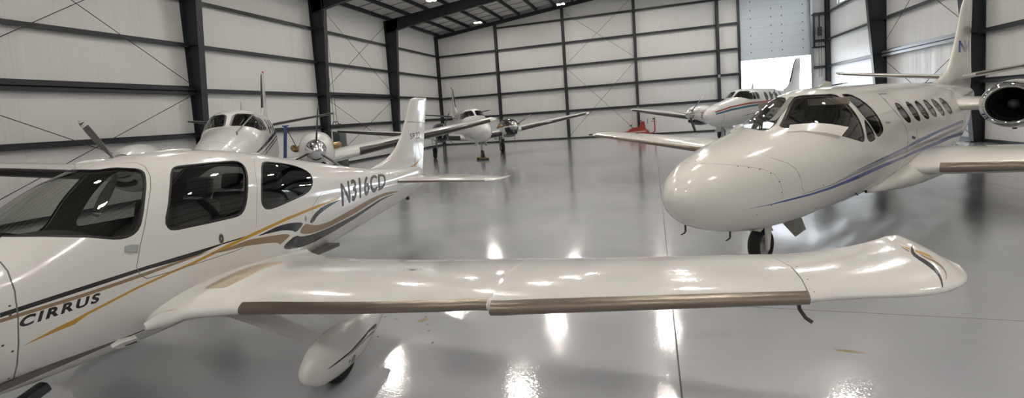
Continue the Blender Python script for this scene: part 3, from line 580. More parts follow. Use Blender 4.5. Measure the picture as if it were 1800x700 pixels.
TH=lsp(-PI/2,1.5*PI,73)
def nose_us(S,n): return [S.s0+(S.s1-S.s0)*(i/(n-1))**1.6 for i in range(n)]
VF=lsp(0,1,41)
def place(key):
    x,y,a=POSE[key];return (x,y,0),math.atan2(-math.sin(a),-math.cos(a))
def wheel(parent,c,r,w,name='wheel',ax=(0,1,0)):
    t=MB().lathe([(-w*.32,r*.58),(-w*.5,r*.72),(-w*.5,r*.86),(-w*.36,r*.965),(-w*.15,r),(w*.15,r),(w*.36,r*.965),(w*.5,r*.86),(w*.5,r*.72),(w*.32,r*.58)],c,ax,36).build('tyre','rubber',parent)
    MB().lathe([(-w*.40,0),(-w*.42,r*.2),(-w*.30,r*.3),(-w*.28,r*.5),(-w*.36,r*.6),(w*.36,r*.6),(w*.28,r*.5),(w*.30,r*.3),(w*.42,r*.2),(w*.40,0)],c,ax,28).build('wheel_hub','rim',t)
    return t
# ================================================================== LOW-WING PROPELLER PLANE
def build_single():
    loc,rz=place('sr')
    R_=thing('propeller_plane','white low-wing single-propeller plane with black and gold swooshes, nearest the camera','aeroplane',loc,rz)
    S=SR_BODY;W='white'
    mats=[W,'black','tan','gold','seam','seal','letter','screw','boxgrey','plate']
    dw=smooth_loop(UV['sr_door_win'],1);rw=smooth_loop(UV['sr_rear_win'],1)
    half=UV['sr_ws'];
    # windscreen outline: port edge read from the photo, carried over the top to the other side
    front=[(1.30,1.05),(1.22,1.3)]
    port=[q for q in half]
    top=[(2.16,1.30)]
    wl=port+front+[(1.20,PI/2)]+mirror(port+front)+[(q[0],PI-q[1]) for q in top[::-1]]+[(2.13,PI/2)]+top
    ws=smooth_loop(wl,1)
    holes=[ws,dw,rw,mirror(dw),mirror(rw)]
    P=[]
    for h in holes: P.append((5,[grow(S,h,.016)]))
    P.append((3,[UV['sr_gold']]));
    P.insert(5,(2,[UV['sr_tan']]));P.insert(6,(1,[UV['sr_black']]))
    for k,i in (('sr_blk2',1),('sr_tan1',2),('sr_blk3',1),('sr_tan2',2),('sr_blk4',1)): P.append((i,[smooth_loop(UV[k],1)]))
    for k,i in (('sr_tan',2),('sr_black',1),('sr_gold',3),('sr_blk2',1),('sr_tan1',2),('sr_blk3',1),('sr_tan2',2)): P.append((i,[mirror(UV[k])]))
    P.append((6,text_loops('N316CD',UV['sr_reg'],bold=.03,space=1.06)))
    P.append((1,text_loops('CIRRUS',UV['sr_cirrus'],bold=.045,space=1.3,shear=.12)))
    for k,w in (('sr_ws_seam',.005),('sr_door_bot',.004),('sr_rear_seam',.003),('sr_hatch',.005),('sr_cowl',.008)):
        P.append((4,[strip(S,UV[k],w)]));P.append((4,[mirror(strip(S,UV[k],w))]))
    for q in UV['sr_dots']: P.append((7,[dot(S,q,.007)]))
    P.append((9,[dot(S,UV['sr_lock'][0],.026,14)]));P.append((7,[dot(S,UV['sr_lock'][0],.02,14)]));P.append((9,[dot(S,UV['sr_lock'][0],.007)]))
    P.append((8,[dot(S,UV['sr_vent'][0],.022,12)]));P.append((9,[dot(S,UV['sr_vent'][0],.012,12)]))
    us=nose_us(S,120)
    skin('fuselage',S,us,TH,R_,mats,P,holes,0,glass=['glass','glass_dark','glass_dark','glass_dark','glass_dark'],glass_names=['windshield','door_window','rear_window','door_window','rear_window'])
    inner=[u for u in us if 1.32<u<4.4]
    lo=[h for h in holes]
    skin('cabin_lining',S,[1.3]+inner+[4.5],TH[::2],R_,['liner'],(),lo,-.03)
    # cabin bulkheads and floor
    for s in (1.24,4.45):
        ring=[L(S.P(s,t)) for t in TH[:-1:3]];c=sum(ring,Vector())/len(ring);MB().prism([c+(p-c)*.95 for p in ring],(.02,0,0)).build('cabin_bulkhead','liner',R_)
    MB().box((-2.85,0,.78),(3.2,.95,.04)).build('cabin_floor','liner',R_)
    g=MB();pts=[(1.3,1.52),(1.55,1.60),(1.85,1.62),(2.02,1.58),(2.05,1.50),(2.04,1.2),(1.95,1.15),(1.3,1.15)]
    
    rows=[(1.42,.30,1.50),(1.6,.36,1.585),(1.8,.41,1.615),(2.0,.44,1.60),(2.06,.44,1.54)]
    T=[[g.bm.verts.new((-s,y*w,z-.05*abs(y)**3)) for y in (-1,-.6,-.2,.2,.6,1)] for s,w,z in rows]
    for i in range(4):
        for k in range(5): g.bm.faces.new([T[i][k],T[i][k+1],T[i+1][k+1],T[i+1][k]])
    Bt=[g.bm.verts.new((-2.0,y*.44,1.16)) for y in (-1,-.6,-.2,.2,.6,1)]
    for k in range(5): g.bm.faces.new([T[4][k],T[4][k+1],Bt[k+1],Bt[k]])
    g.build('instrument_panel','dash',R_,60)
    def seat(s,y,z0,h,m):
        a=MB();a.box((-s,y,z0),(.46,.44,.14),bev=.04);
        a.box((-s-.27,y,z0+h/2),(.13,.44,h),rot=Matrix.Rotation(-.22,3,'Y'),bev=.05)
        a.box((-s-.36,y,z0+h+.10),(.09,.26,.18),rot=Matrix.Rotation(-.22,3,'Y'),bev=.035)
        a.box((-s,y,z0-.12),(.34,.3,.16));a.build('seat',m,R_)
    for y in (.28,-.28): seat(2.55,y,1.05,.62,'seat');seat(3.35,y,1.05,.56,'seat')
    y_=MB().tube([(-2.0,.32,1.42),(-2.14,.32,1.44)],.015).tube([(-2.14,.24,1.50),(-2.16,.32,1.44),(-2.14,.40,1.50)],.018);y_.build('control_yoke','dash',R_)
    # cowl, spinner, propeller (ahead of the picture)
    sp=MB().lathe([(0.10,0),(.08,.05),(.02,.10),(-.08,.145),(-.16,.155),(-.16,0)],(-.02,0,1.34),(1,0,0),28).build('spinner','chrome',R_)
    pr=thing_part('propeller',R_)
    for k in range(3): blade(pr,-.02,0,1.34,PI/3+2*PI*k/3,.97,'propgrey')
    # wings
    tiny=[5.99-.10*(1-i/7)**2*1 for i in range(8)]
    uw=sorted(set([.40,.47,.53,.6,.68,.76,.85,.95,1.1,3.2,3.23,3.237,3.245,3.253,3.26,3.3,5.08,5.1,5.108,5.115,5.122,5.13]+lsp(1.25,5.4,26)+[5.5,5.58,5.64,5.70,5.75,5.79,5.83,5.86,5.885,5.905,5.918,5.926,5.93]))
    SW=SR_WING
    seamv=[(u,1/6) for u in lsp(.95,3.05,8)];seamv2=[(u,1/6) for u in lsp(3.1,5.2,8)]
    PW=[(1,[smooth_loop(UV['sr_walk'],1)]),(4,[strip(SW,UV['sr_tipseam'],.006)]),(4,[strip(SW,seamv,.008)]),(4,[strip(SW,seamv2,.008)])]
    def ell(c,a,b,n=16): return [(c[0]+a*math.cos(2*PI*k/n),c[1]+b*math.sin(2*PI*k/n)) for k in range(n)]
    c=UV['sr_cap'][0];PW+=[(4,[ell(c,.085,.0145)]),(0,[ell(c,.079,.0130)]),(2,[ell(c,.05,.0085)]),(5,[ell(c,.03,.005)])]
    for i,q in enumerate(UV['sr_tipseam'][:-1]): PW.append((5,[ell((q[0]+.03,q[1]),.006,.0022,8)]))
    for k,i in (('sr_wl_blk',3),('sr_wl_tan1',6),('sr_wl_tan2',6),('sr_wl_gld1',7),('sr_wl_gld2',7)): PW.append((i,[smooth_loop(UV[k],1)]))
    for side in (1,-1):
        SW=Foil.__new__(Foil);SW.__dict__.update(SR_WING.__dict__);SW.side=side
        w=skin('wing',SW,uw,VF,R_,[W,'walk','plate','letter','seam','screw','tan','gold'],PW)[0]
        for a,b_ in ((1.21,3.225),(3.262,5.10)):
            k=.004 if a<2 else .009
            patch('leading_edge_panel',SW,lsp(a,b_,24),lsp(.44 if a<2 else .432,.55,12),-.001,k,w,'ti')
        f=lambda s,y,z:(-s,y*side,z)
        MB().tube([f(2.82,5.07,1.06),f(2.80,5.075,1.005),f(2.78,5.10,.965),f(2.77,5.13,.945)],.011).build('tie_down_hook','screw',w)
        MB().tube([f(2.33,.70,.845),f(2.24,.64,.84),f(2.12,.60,.83)],[.05,.062,.03],14).build('root_fairing',W,w)
        # main gear
        g=thing_part('main_gear',R_)
        MB().prism([f(2.86,.42,.60),f(3.06,.42,.60),f(3.05,.42,.56),f(2.86,.42,.56)],(0,.05*side,0)).build('gear_mount',W,g)
        n=8;a=[];st=[(.38,.62,.14,.030),(.75,.54,.12,.026),(1.2,.44,.10,.024),(1.55,.36,.09,.022)];q=MB();rings=[]
        for y,z,ch,t in st:
            rings.append([q.bm.verts.new(f(2.96+ch*math.cos(2*PI*k/12),y,z+t*math.sin(2*PI*k/12))) for k in range(12)])
        for i in range(3):
            for k in range(12): q.bm.faces.new([rings[i][k],rings[i][(k+1)%12],rings[i+1][(k+1)%12],rings[i+1][k]])
        q.build('gear_leg',W,g)
        SP=Loft.__new__(Loft);SP.__dict__.update(SR_PANT.__dict__);SP.yc=1.55*side
        pp=[]
        if side>0: c=UV['sr_pant_dot'][0];pp=[(1,[smooth_loop(UV['sr_pant_blk'],1)]),(2,[smooth_loop(UV['sr_pant_tan'],1)]),(3,[ell(c,.035,.25)]),(3,[ell((c[0]-.06,c[1]+.1),.012,.1)])]
        skin('wheel_pant',SP,nose_us(SP,40),lsp(-PI/2,1.5*PI,49),g,[W,'black','tan','plate'],pp)
        wheel(g,f(3.02,1.55,.19),.19,.14)
    # tail
    uf=sorted(set(lsp(1.22,2.60,40)+[2.62,2.64,2.655,2.668,2.677,2.683,2.685]))
    PF=[(3,text_loops('SR22',UV['sr_fin_txt'],bold=.012)),(1,[UV['sr_fin_gold']]),(2,[UV['sr_fin_blk']]),(4,[strip(SR_FIN,UV['sr_fin_cap'],.008)]),(4,[strip(SR_FIN,UV['sr_rud'],.008)])]
    skin('vertical_stabilizer',SR_FIN,uf,VF,R_,[W,'gold','letter','letter','seam'],PF)
    for side in (1,-1):
        T=Foil.__new__(Foil);T.__dict__.update(SR_STAB.__dict__);T.side=side
        s=skin('horizontal_stabilizer',T,sorted(set(lsp(.02,1.9,24)+[1.93,1.945,1.955,1.96])),VF,R_,[W])[0]
        patch('leading_edge_panel',T,lsp(.12,1.70,10),lsp(.46,.54,7),-.001,.003,s,'ti')
    MB().tube([(-6.80,0,.97),(-6.83,0,.90),(-6.86,0,.885)],[.03,.035,.02]).build('tail_skid','rubber',R_)
    # roof fittings, handle, step, exhaust
    for s,y,l,hh in ((2.33,-.12,.24,.03),(2.88,0,.40,.03),(3.75,-.05,.30,.025)):
        z=S.sec(s)[0];ab=MB().lathe([(-.03,l*.52),(hh*.35,l*.5),(hh*.8,l*.36),(hh,0)],(0,0,0),(0,0,1),24)
        o=ab.build('roof_antenna',W,R_);o.location=(-s,y,z-.012);o.scale=(1,.42,1)
    polyplate('door_handle',S,UV['sr_handle'],-.004,.016,R_,'boxgrey')
    st=polyplate('boarding_step',S,UV['sr_step'],-.01,.05,R_,'white_prim')
    polyplate('step_marking',S,UV['sr_step_txt'],.0405,.0015,st,'letter')
    MB().box((-1.62,.22,.555),(.16,.10,.07),rot=Matrix.Rotation(.3,3,'Y'),bev=.02).build('exhaust_pipe','darkmetal',R_)
    n=thing_part('nose_gear',R_)
    MB().tube([(-.95,0,.75),(-.75,0,.42),(-.72,0,.2)],[.035,.03,.025],12).build('gear_leg',W,n)
    wheel(n,(-.72,0,.18),.18,.13)
    NP=Loft([(.34,.24,.24,0,.24,2,2),(.42,.34,.14,.07,.24,2,2),(.6,.42,.09,.105,.25,2,2.3),(.85,.40,.10,.09,.27,2,2.2),(1.15,.33,.27,.01,.3,2,2)],vscale=.2)
    skin('wheel_pant',NP,nose_us(NP,24),lsp(-PI/2,1.5*PI,33),n,[W])
def thing_part(name,parent):
    o=bpy.data.objects.new(name,None);C.objects.link(o);o.parent=parent;o.empty_display_size=.1;return o
def blade(parent,s,y,z,phi,R,m,tip='white_prim',feather=False):
    st=[]
    e=Vector((0,math.sin(phi),math.cos(phi)));c_=Vector((1,0,0)).cross(e)
    for r,ch,pit,t in ((.10,.08,1.2,.5),(.2,.10,1.05,.35),(.35,.145,.85,.2),(.55,.165,.65,.13),(.75,.15,.5,.1),(.9,.125,.42,.09),(.97,.10,.40,.08),(1.0,.06,.40,.08)):
        r_=r*R;ch*=R/.97
        if feather: pit=1.38
        d=Vector((math.sin(pit),0,0))+c_*math.cos(pit);n=Vector((math.cos(pit),0,0))-c_*math.sin(pit)
        o=Vector((s,y,z))+e*r_
        st.append((r_,tuple(o-d*ch/2),tuple(o+d*ch/2),t,tuple(n)))
    F=Foil(st,(1,0,0),tip=.03*R,vscale=.4)
    tipb=[[(R*.955,.0005),(R*.955,.9995),(R*.999,.9995),(R*.999,.0005)],[(R*.86,.0005),(R*.86,.9995),(R*.90,.9995),(R*.90,.0005)]]
    return skin('blade',F,lsp(.1*R,R,26),lsp(0,1,17),parent,[m,tip],[(1,[tipb[0]]),(1,[tipb[1]])])[0]
# ================================================================== BUSINESS JET
def build_jet():
    loc,rz=place('jet')
    R_=thing('business_jet','white twin-engine business jet with blue stripes facing the camera','aeroplane',loc,rz)
    S=JET_BODY;W='white_jet'
    mats=[W,'blue','grey','seam','seal','screw','boxgrey','plate']
    ws=smooth_loop(UV['jet_ws'],1);sd=smooth_loop(UV['jet_side'],1);tr=smooth_loop(UV['jet_tri'],1)
    cab=[smooth_loop(grow(S,UV[k],-.008),1) for k in ('jet_dw','jet_w1','jet_w2','jet_w3','jet_w4','jet_w5')]
    one=[ws,sd,tr]+cab;holes=one+[mirror(h) for h in one]
    mp=lambda q:(q[0],PI-q[1])
    outer=[q for q in UV['jet_ws'] if q[1]<1.31 and q[0]>2.8]
    stb=UV['jet_ws_s']+[mp(q) for q in outer[::-1]];holes[9]=smooth_loop(stb,1)
    names=['windshield','cockpit_side_window','quarter_window']+['cabin_window']*6
    gl=['glass_clear','glass','glass']+['glass']*6
    P=[(4,[grow(S,h,.002 if i%9>2 else .014)]) for i,h in enumerate(holes)]
    for k,i in (('jet_blue_lo',1),('jet_grey',2),('jet_blue_up',1)): P+=[(i,[UV[k]]),(i,[mirror(UV[k])])]
    for k,w in (('jet_door_f',.022),('jet_door_a',.02),('jet_seam1',.004),('jet_seam2',.005)):
        P+=[(3,[strip(S,UV[k],w)]),(3,[mirror(strip(S,UV[k],w))])]
    for q in UV['jet_dots']: P+=[(5,[dot(S,q,.009)]),(5,[dot(S,(q[0],PI-q[1]),.009)])]
    P.append((2,[UV['jet_plate']]));P.append((5,[UV['jet_reflw']]))
    us=nose_us(S,150)
    skin('fuselage',S,us,TH,R_,mats,P,holes,0,glass=gl*2,glass_names=names*2)
    skin('cabin_lining',S,[2.30]+[u for u in us if 2.34<u<9.1]+[9.2],TH[::2],R_,['liner_jet'],(),holes,-.035)
    for s in (2.28,4.55,9.22):
        ring=[L(S.P(s,t)) for t in TH[:-1:3]];c=sum(ring,Vector())/len(ring);MB().prism([c+(p-c)*.94 for p in ring],(.02,0,0)).build('cabin_bulkhead','liner',R_)
    MB().box((-5.75,0,.80),(6.9,1.2,.04)).build('cabin_floor','liner',R_)
    g=MB();pts=[(2.32,1.60),(2.7,1.68),(2.98,1.72),(3.02,1.66),(3.02,1.2),(2.9,1.15),(2.32,1.15)]
    g.prism([(-s,-.66,z) for s,z in pts],(0,1.32,0));g.build('instrument_panel','dash',R_,60)
    for y in (.36,-.36):
        a=MB();a.box((-3.75,y,1.14),(.5,.46,.14),bev=.04).box((-4.08,y,1.50),(.14,.46,.68),rot=Matrix.Rotation(-.2,3,'Y'),bev=.05).box((-4.16,y,1.90),(.1,.26,.18),bev=.035).box((-3.75,y,.95),(.3,.3,.28));a.build('pilot_seat','seat',R_)
        MB().tube([(-3.03,y,1.42),(-3.16,y,1.46)],.018).tube([(-3.17,y-.12,1.54),(-3.18,y-.1,1.45),(-3.18,y+.1,1.45),(-3.17,y+.12,1.54)],.018).build('control_yoke','dash',R_)
    for s in (5.6,6.6,7.7):
        for y in (.42,-.42):
            a=MB();a.box((-s,y,1.08),(.5,.5,.16),bev=.05).box((-s-.3,y,1.42),(.14,.5,.72),rot=Matrix.Rotation(-.2,3,'Y'),bev=.05).box((-s,y,.91),(.36,.36,.2));a.build('cabin_seat','tanseat',R_)
    # centre post strip, deflector plates at the windshield foot
    for sgn in (1,-1):
        lp=UV['jet_defl'] if sgn>0 else mirror(UV['jet_defl'])
        smax=max(q[0] for q in lp);smin=min(q[0] for q in lp)
        polyplate('rain_deflector',S,lp,-.004,.012,R_,W,lift=lambda u,v:.075*max(0,(u-smin)/(smax-smin))**1.2)
    patch('windshield_post',S,lsp(2.5,3.12,12),lsp(PI/2-.045,PI/2+.035,5),.0,.008,R_,'plate')
    MB().box((-3.40,.36,2.115),(.02,.52,.10),rot=Matrix.Rotation(.25,3,'Y'),bev=.008).box((-3.40,-.36,2.115),(.02,.52,.10),rot=Matrix.Rotation(.25,3,'Y'),bev=.008).build('sun_visor','liner_jet',R_)
    # wings
    uw=sorted(set([.5,.6,.7,.8,.9,1.05,1.2]+lsp(1.4,7.6,22)+[7.7,7.8,7.88,7.95,8.0,8.04,8.07,8.09,8.105,8.115,8.12]))
    for side in (1,-1):
        SW=Foil.__new__(Foil);SW.__dict__.update(JET_WING.__dict__);SW.side=side
        w=skin('wing',SW,uw,VF,R_,[W,'seam'],[(1,[strip(SW,[(u,1/6) for u in lsp(1.2,7.3,14)],.012)])])[0]
        patch('leading_edge_boot',SW,lsp(1.12,7.75,34),lsp(.452,.545,11),-.001,.006,w,'ti')
        f=lambda s,y,z:(-s,y*side,z)
        MB().prism([f(6.98,8.03,1.37),f(7.3,8.10,1.37),f(7.2,8.16,1.385),f(7.02,8.12,1.385)],(0,0,.03)).build('navigation_light','darkmetal',w)
        # root fairing
        FB=Loft([(4.3,.72,.66,.02,.69,2,2),(4.9,.90,.60,.22,.74,2,2),(5.6,1.03,.56,.40,.80,2,2.2),(7.2,1.08,.545,.46,.82,2,2.2),(8.4,1.04,.58,.38,.84,2,2.1),(9.4,.97,.76,.12,.88,2,2),(9.7,.94,.88,.01,.90,2,2)],yc=.52*side,nose=False,vscale=.5)
        skin('wing_fairing',FB,lsp(4.3,9.7,34),lsp(-PI/2,1.5*PI,41),w,[W])
        # engine
        yc,zc=1.49*side,1.79
        N=Loft([(8.42,zc+.405,zc-.405,.405,zc,2,2),(8.6,zc+.44,zc-.44,.44,zc,2,2),(9.1,zc+.468,zc-.475,.468,zc,2,2),(9.8,zc+.46,zc-.475,.455,zc,2,2),(10.6,zc+.39,zc-.41,.385,zc,2,2),(11.3,zc+.285,zc-.285,.285,zc,2,2)],yc=yc,nose=False,vscale=.5)
        e=skin('engine_nacelle',N,lsp(8.42,11.3,30),lsp(-PI/2,1.5*PI,57),R_,[W,'blue'],[(1,[sz_band(N,8.5,10.9,-2.05,-1.72)]),(1,[sz_band(N,8.5,10.9,-1.42,-1.09)])])[0]
        MB().lathe([(.10,.292),(.0,.296),(-.05,.306),(-.09,.328),(-.105,.355),(-.09,.385),(-.05,.408),(.02,.424),(.10,.434),(.20,.445)],f(8.46,1.49,zc),(-1,0,0),56).build('inlet_lip','chrome',e)
        MB().lathe([(.0,.298),(.30,.285),(.42,.275)],f(8.46,1.49,zc),(-1,0,0),48).build('inlet_duct','darkmetal',e)
        fn=MB()
        for k in range(26):
            a=2*PI*k/26;d=Vector((0,math.cos(a),math.sin(a)));t=Vector((0,-math.sin(a),math.cos(a)));o=Vector(f(8.84,1.49,zc))
            fn.prism([o+d*.08+t*.012+Vector((.03,0,0)),o+d*.275+t*.035+Vector((.02,0,0)),o+d*.275-t*.02-Vector((.03,0,0)),o+d*.08-t*.008-Vector((.02,0,0))],(-.006,0,0))
        fn.lathe([(.05,.28),(.05,0)],f(8.84,1.49,zc),(-1,0,0),32);fn.build('fan','fan',e)
        MB().lathe([(-.14,0),(-.12,.04),(-.06,.075),(.02,.095)],f(8.84,1.49,zc),(-1,0,0),24).build('fan_spinner','fancone',e)
        MB().lathe([(.0,.285),(.30,.24),(.36,.2),(.36,0)],f(11.28,1.49,zc),(-1,0,0),32).build('exhaust_nozzle','darkmetal',e)
        PY=Foil([(.35,(8.9,.35,1.80),(11.3,.35,1.86),.13),(1.2,(8.75,1.2,1.80),(11.0,1.2,1.82),.115)],(0,0,1),tip=.001,side=side,smooth=False)
        skin('engine_pylon',PY,lsp(.35,1.199,10),VF,R_,[W])
        MB().box(f(9.0,1.49,1.315),(.10,.06,.05),bev=.01).build('drain_mast','darkmetal',e)
        # main gear
        g=thing_part('main_gear',R_)
        MB().tube([f(7.5,2.45,.95),f(7.5,2.6,.6),f(7.55,2.68,.28)],[.06,.055,.045],12).build('gear_leg',W,g)
        wheel(g,f(7.55,2.78,.27),.27,.18)
        MB().box(f(7.5,2.72,.66),(.5,.025,.5),bev=.008).build('gear_door',W,g)
    PF=[(1,text_loops('N4',UV['jet_fin_txt'],bold=.055))]
    uf=sorted(set(lsp(2.02,4.5,44)+[4.53,4.55,4.565,4.575,4.58]))
    skin('vertical_stabilizer',JET_FIN,uf,VF,R_,[W,'blue','seam'],PF+[(2,[strip(JET_FIN,[(u,.2) for u in lsp(2.5,4.4,10)],.012)])])
    for side in (1,-1):
        T=Foil.__new__(Foil);T.__dict__.update(JET_STAB.__dict__);T.side=side
        s=skin('horizontal_stabilizer',T,sorted(set(lsp(.05,2.8,24)+[2.83,2.85,2.86,2.867,2.87])),VF,R_,[W])[0]
        patch('leading_edge_boot',T,lsp(.35,2.74,14),lsp(.455,.54,9),-.001,.005,s,'ti')
        MB().box((-13.15,2.86*side,2.85),(.42,.10,.06),bev=.025).build('stabilizer_horn',W,s)
    # ram air inlet, antenna on the roof
    z=S.sec(11.2)[0]
    MB().prism([(-11.15,-.05,z+.02),(-11.55,-.05,z+.02),(-11.5,-.05,z+.24),(-11.4,-.05,z+.2)],(0,.1,0)).build('air_scoop','darkmetal',R_)
    z=S.sec(4.3)[0]
    MB().prism([(-4.0,-.02,z-.01),(-4.5,-.02,z-.01),(-4.45,-.02,z+.07),(-4.3,-.02,z+.08)],(0,.04,0)).build('blade_antenna',W,R_)
    # nose gear
    g=thing_part('nose_gear',R_)
    MB().tube([(-2.18,0,.62),(-2.14,0,.50)],.05,12).build('gear_leg','boxgrey',g)
    for y in (.10,-.10):
        MB().prism([(-2.04,y-.015,.53),(-2.20,y-.015,.53),(-2.16,y-.015,.36),(-2.12,y-.015,.19),(-2.07,y-.015,.19),(-2.06,y-.015,.36)],(0,.03,0)).build('fork',W,g)
    fd=MB();n=12;pr=[(-2.11+.268*math.cos(a),.24+.268*math.sin(a)) for a in lsp(1.0,2.45,n)];pi_=[(-2.11+.256*math.cos(a),.24+.256*math.sin(a)) for a in lsp(1.0,2.45,n)]
    fd.prism([(x,-.075,z) for x,z in pr]+[(x,-.075,z) for x,z in pi_[::-1]],(0,.15,0));fd.build('mudguard',W,g)
    wheel(g,(-2.11,0,.24),.24,.155)
    MB().prism([(-2.28,.20,.545),(-2.78,.22,.535),(-2.80,.27,.36),(-2.42,.30,.34)],(0,.015,.0)).build('gear_door','plate',g)
    for s,y in ((.90,-.33),(1.0,.20)):
        MB().tube([(-s,y,.72),(-s,y,.62),(-s+.02,y,.60),(-s+.09,y,.592)],[.014,.012,.010,.007],8).build('pitot_tube','darkmetal',R_)
    MB().tube([(-3.55,.62,.80),(-3.55,.66,.76)],.01).build('drain_probe','darkmetal',R_)
def sz_band(S,s0,s1,t0,t1):
    t0=max(t0,-PI/2+.002) if t0<-PI/2 and t1>-PI/2 else t0
    if t1<-PI/2: t0,t1=t0+2*PI,t1+2*PI
    return [(s,t0) for s in lsp(s0,s1,12)]+[(s,t1) for s in lsp(s1,s0,12)]
# ================================================================== TWIN TURBOPROPS
def build_twin(key,label,o):
    loc,rz=place(key)
    R_=thing('turboprop_plane',label,'aeroplane',loc,rz,'twin-engine turboprops')
    S=KA_BODY;W='white_prim'
    A=PI/2
    def wpane(side):
        t=S.th_z
        pts=[(2.48,A-.055),(2.58,1.2),(2.72,t(2.72,2.30)),(2.86,t(2.86,2.25)),(3.0,t(3.0,2.23)),(3.14,t(3.14,2.22)),(3.25,t(3.25,2.23)),(3.33,t(3.33,2.38)),(3.37,t(3.37,2.52)),(3.32,t(3.32,2.585)),(3.24,t(3.24,2.62)),(3.12,t(3.12,2.625)),(3.06,A-.055)]
        pts=rounded(pts,.22,3)
        return pts if side>0 else mirror(pts)
    sw=lambda side:sz(S,rounded([(3.31,2.22),(3.58,2.22),(3.58,2.53),(3.47,2.55)],.2,3),side)
    sw2=lambda side:sz(S,rounded([(3.66,2.23),(3.98,2.23),(3.98,2.48),(3.84,2.54),(3.66,2.54)],.25,3),side)
    cabs=lambda side:[sz(S,[(c+.17*math.cos(2*PI*k/20),2.32+.21*math.sin(2*PI*k/20)) for k in range(20)],side) for c in (4.75,5.35,5.95,6.55)]
    one=[wpane(1),sw(1),sw2(1)]+cabs(1);two=[wpane(-1),sw(-1),sw2(-1)]+cabs(-1)
    holes=one+two;names=['windshield','cockpit_side_window','cockpit_side_window']+['cabin_window']*4
    P=[(1,[grow(S,h,.02)]) for h in holes]
    mats=[W,'seal','seam','black','grey','red','teal','plate']
    def band(pts,mi):
        for side in (1,-1):
            lp=sz(S,pts,1,.15);P.append((mi,[lp if side>0 else mirror(lp)]))
    if key=='lft':
        band([(1.9,1.66),(3.2,1.80),(5.5,2.02),(8.8,2.30),(8.8,2.37),(5.5,2.12),(3.2,1.89),(1.9,1.69)],3)
        band([(2.2,1.60),(3.2,1.70),(5.5,1.92),(8.8,2.24),(8.8,2.27),(5.5,1.97),(3.2,1.745),(2.2,1.61)],3)
        band([(2.4,1.54),(3.2,1.61),(5.5,1.84),(8.8,2.19),(8.8,2.215),(5.5,1.88),(3.2,1.65),(2.4,1.55)],3)
    if key=='rgt':
        band([(.35,1.70),(1.4,1.87),(2.9,1.98),(5.5,2.03),(8.6,2.1),(8.6,2.16),(5.5,2.11),(2.9,2.06),(1.4,1.94),(.35,1.75)],5)
        band([(.35,1.60),(1.4,1.73),(2.9,1.83),(5.5,1.88),(8.6,2.0),(8.6,2.08),(5.5,1.98),(2.9,1.94),(1.4,1.84),(.35,1.67)],6)
        band([(.35,1.63),(1.4,1.775),(2.9,1.875),(5.5,1.925),(8.6,2.035),(8.6,2.045),(5.5,1.945),(2.9,1.895),(1.4,1.79),(.35,1.64)],3)
    if key=='mid': band([(1.15,1.70),(1.32,1.70),(1.32,1.90),(1.15,1.90)],7)
    P.append((2,[strip(S,[(.8,t) for t in lsp(-1.5,4.6,30)],.012)]))
    us=nose_us(S,90);th=lsp(-PI/2,1.5*PI,57)
    skin('fuselage',S,us,th,R_,mats,P,holes,0,glass=(['glass','glass','glass']+['glass_dark']*4)*2,glass_names=names*2)
    skin('cabin_lining',S,[2.2]+[u for u in us if 2.25<u<8]+[8.1],th[::2],R_,['liner'],(),holes,-.03)
    for s in (2.18,4.3,8.1):
        ring=[L(S.P(s,t)) for t in th[:-1:2]];c=sum(ring,Vector())/len(ring);MB().prism([c+(p-c)*.93 for p in ring],(.02,0,0)).build('cabin_bulkhead','liner',R_)
    MB().prism([(-s,-.38,z) for s,z in ((2.3,2.05),(2.6,2.13),(2.85,2.15),(2.9,2.1),(2.9,1.7),(2.3,1.7))],(0,.76,0)).build('instrument_panel','dash',R_)
    for y in (.3,-.3):
        MB().box((-3.45,y,1.62),(.45,.42,.12),bev=.03).box((-3.72,y,1.98),(.12,.42,.66),rot=Matrix.Rotation(-.15,3,'Y'),bev=.04).box((-3.78,y,2.36),(.09,.24,.16),bev=.03).box((-3.45,y,1.4),(.3,.3,.35)).build('pilot_seat','seat',R_)
    for y in (.11,-.11): MB().tube([L(S.P(2.52,A-y*1.2/.11*.25))+Vector((0,0,.015)),L(S.P(2.85,A-y*3.2))+Vector((.01,0,.02))],.012).build('windshield_wiper','screw',R_)
    uw=sorted(set([.4,.5,.6,.7,.8,1.0,1.3,1.6]+lsp(1.95,7.35,22)+[7.42,7.49,7.54,7.58,7.61,7.63,7.645,7.65]))
    for side in (1,-1):
        SW=Foil.__new__(Foil);SW.__dict__.update(KA_WING.__dict__);SW.side=side
        f=lambda s,y,z:(-s,y*side,z)
        w=skin('wing',SW,uw,lsp(0,1,33),R_,[W,'seam'],[(1,[strip(SW,[(u,1/6) for u in lsp(2.6,7.2,14)],.012)])])[0]
        for a,c in ((.85,1.55),(2.75 if key!='lft' else 3.05,7.30)): patch('leading_edge_boot',SW,lsp(a,c,22),lsp(.415,.57,13),-.001,.006,w,'boot')
        MB().prism([f(4.3,7.6,2.06),f(4.75,7.64,2.07),f(4.7,7.70,2.09),f(4.35,7.68,2.08)],(0,0,.035)).build('navigation_light','chrome',w)
        N=Loft.__new__(Loft);N.__dict__.update(KA_NAC.__dict__);N.yc=1.95*side
        nm=[W,'black','red','teal','darkmetal'];np_=[]
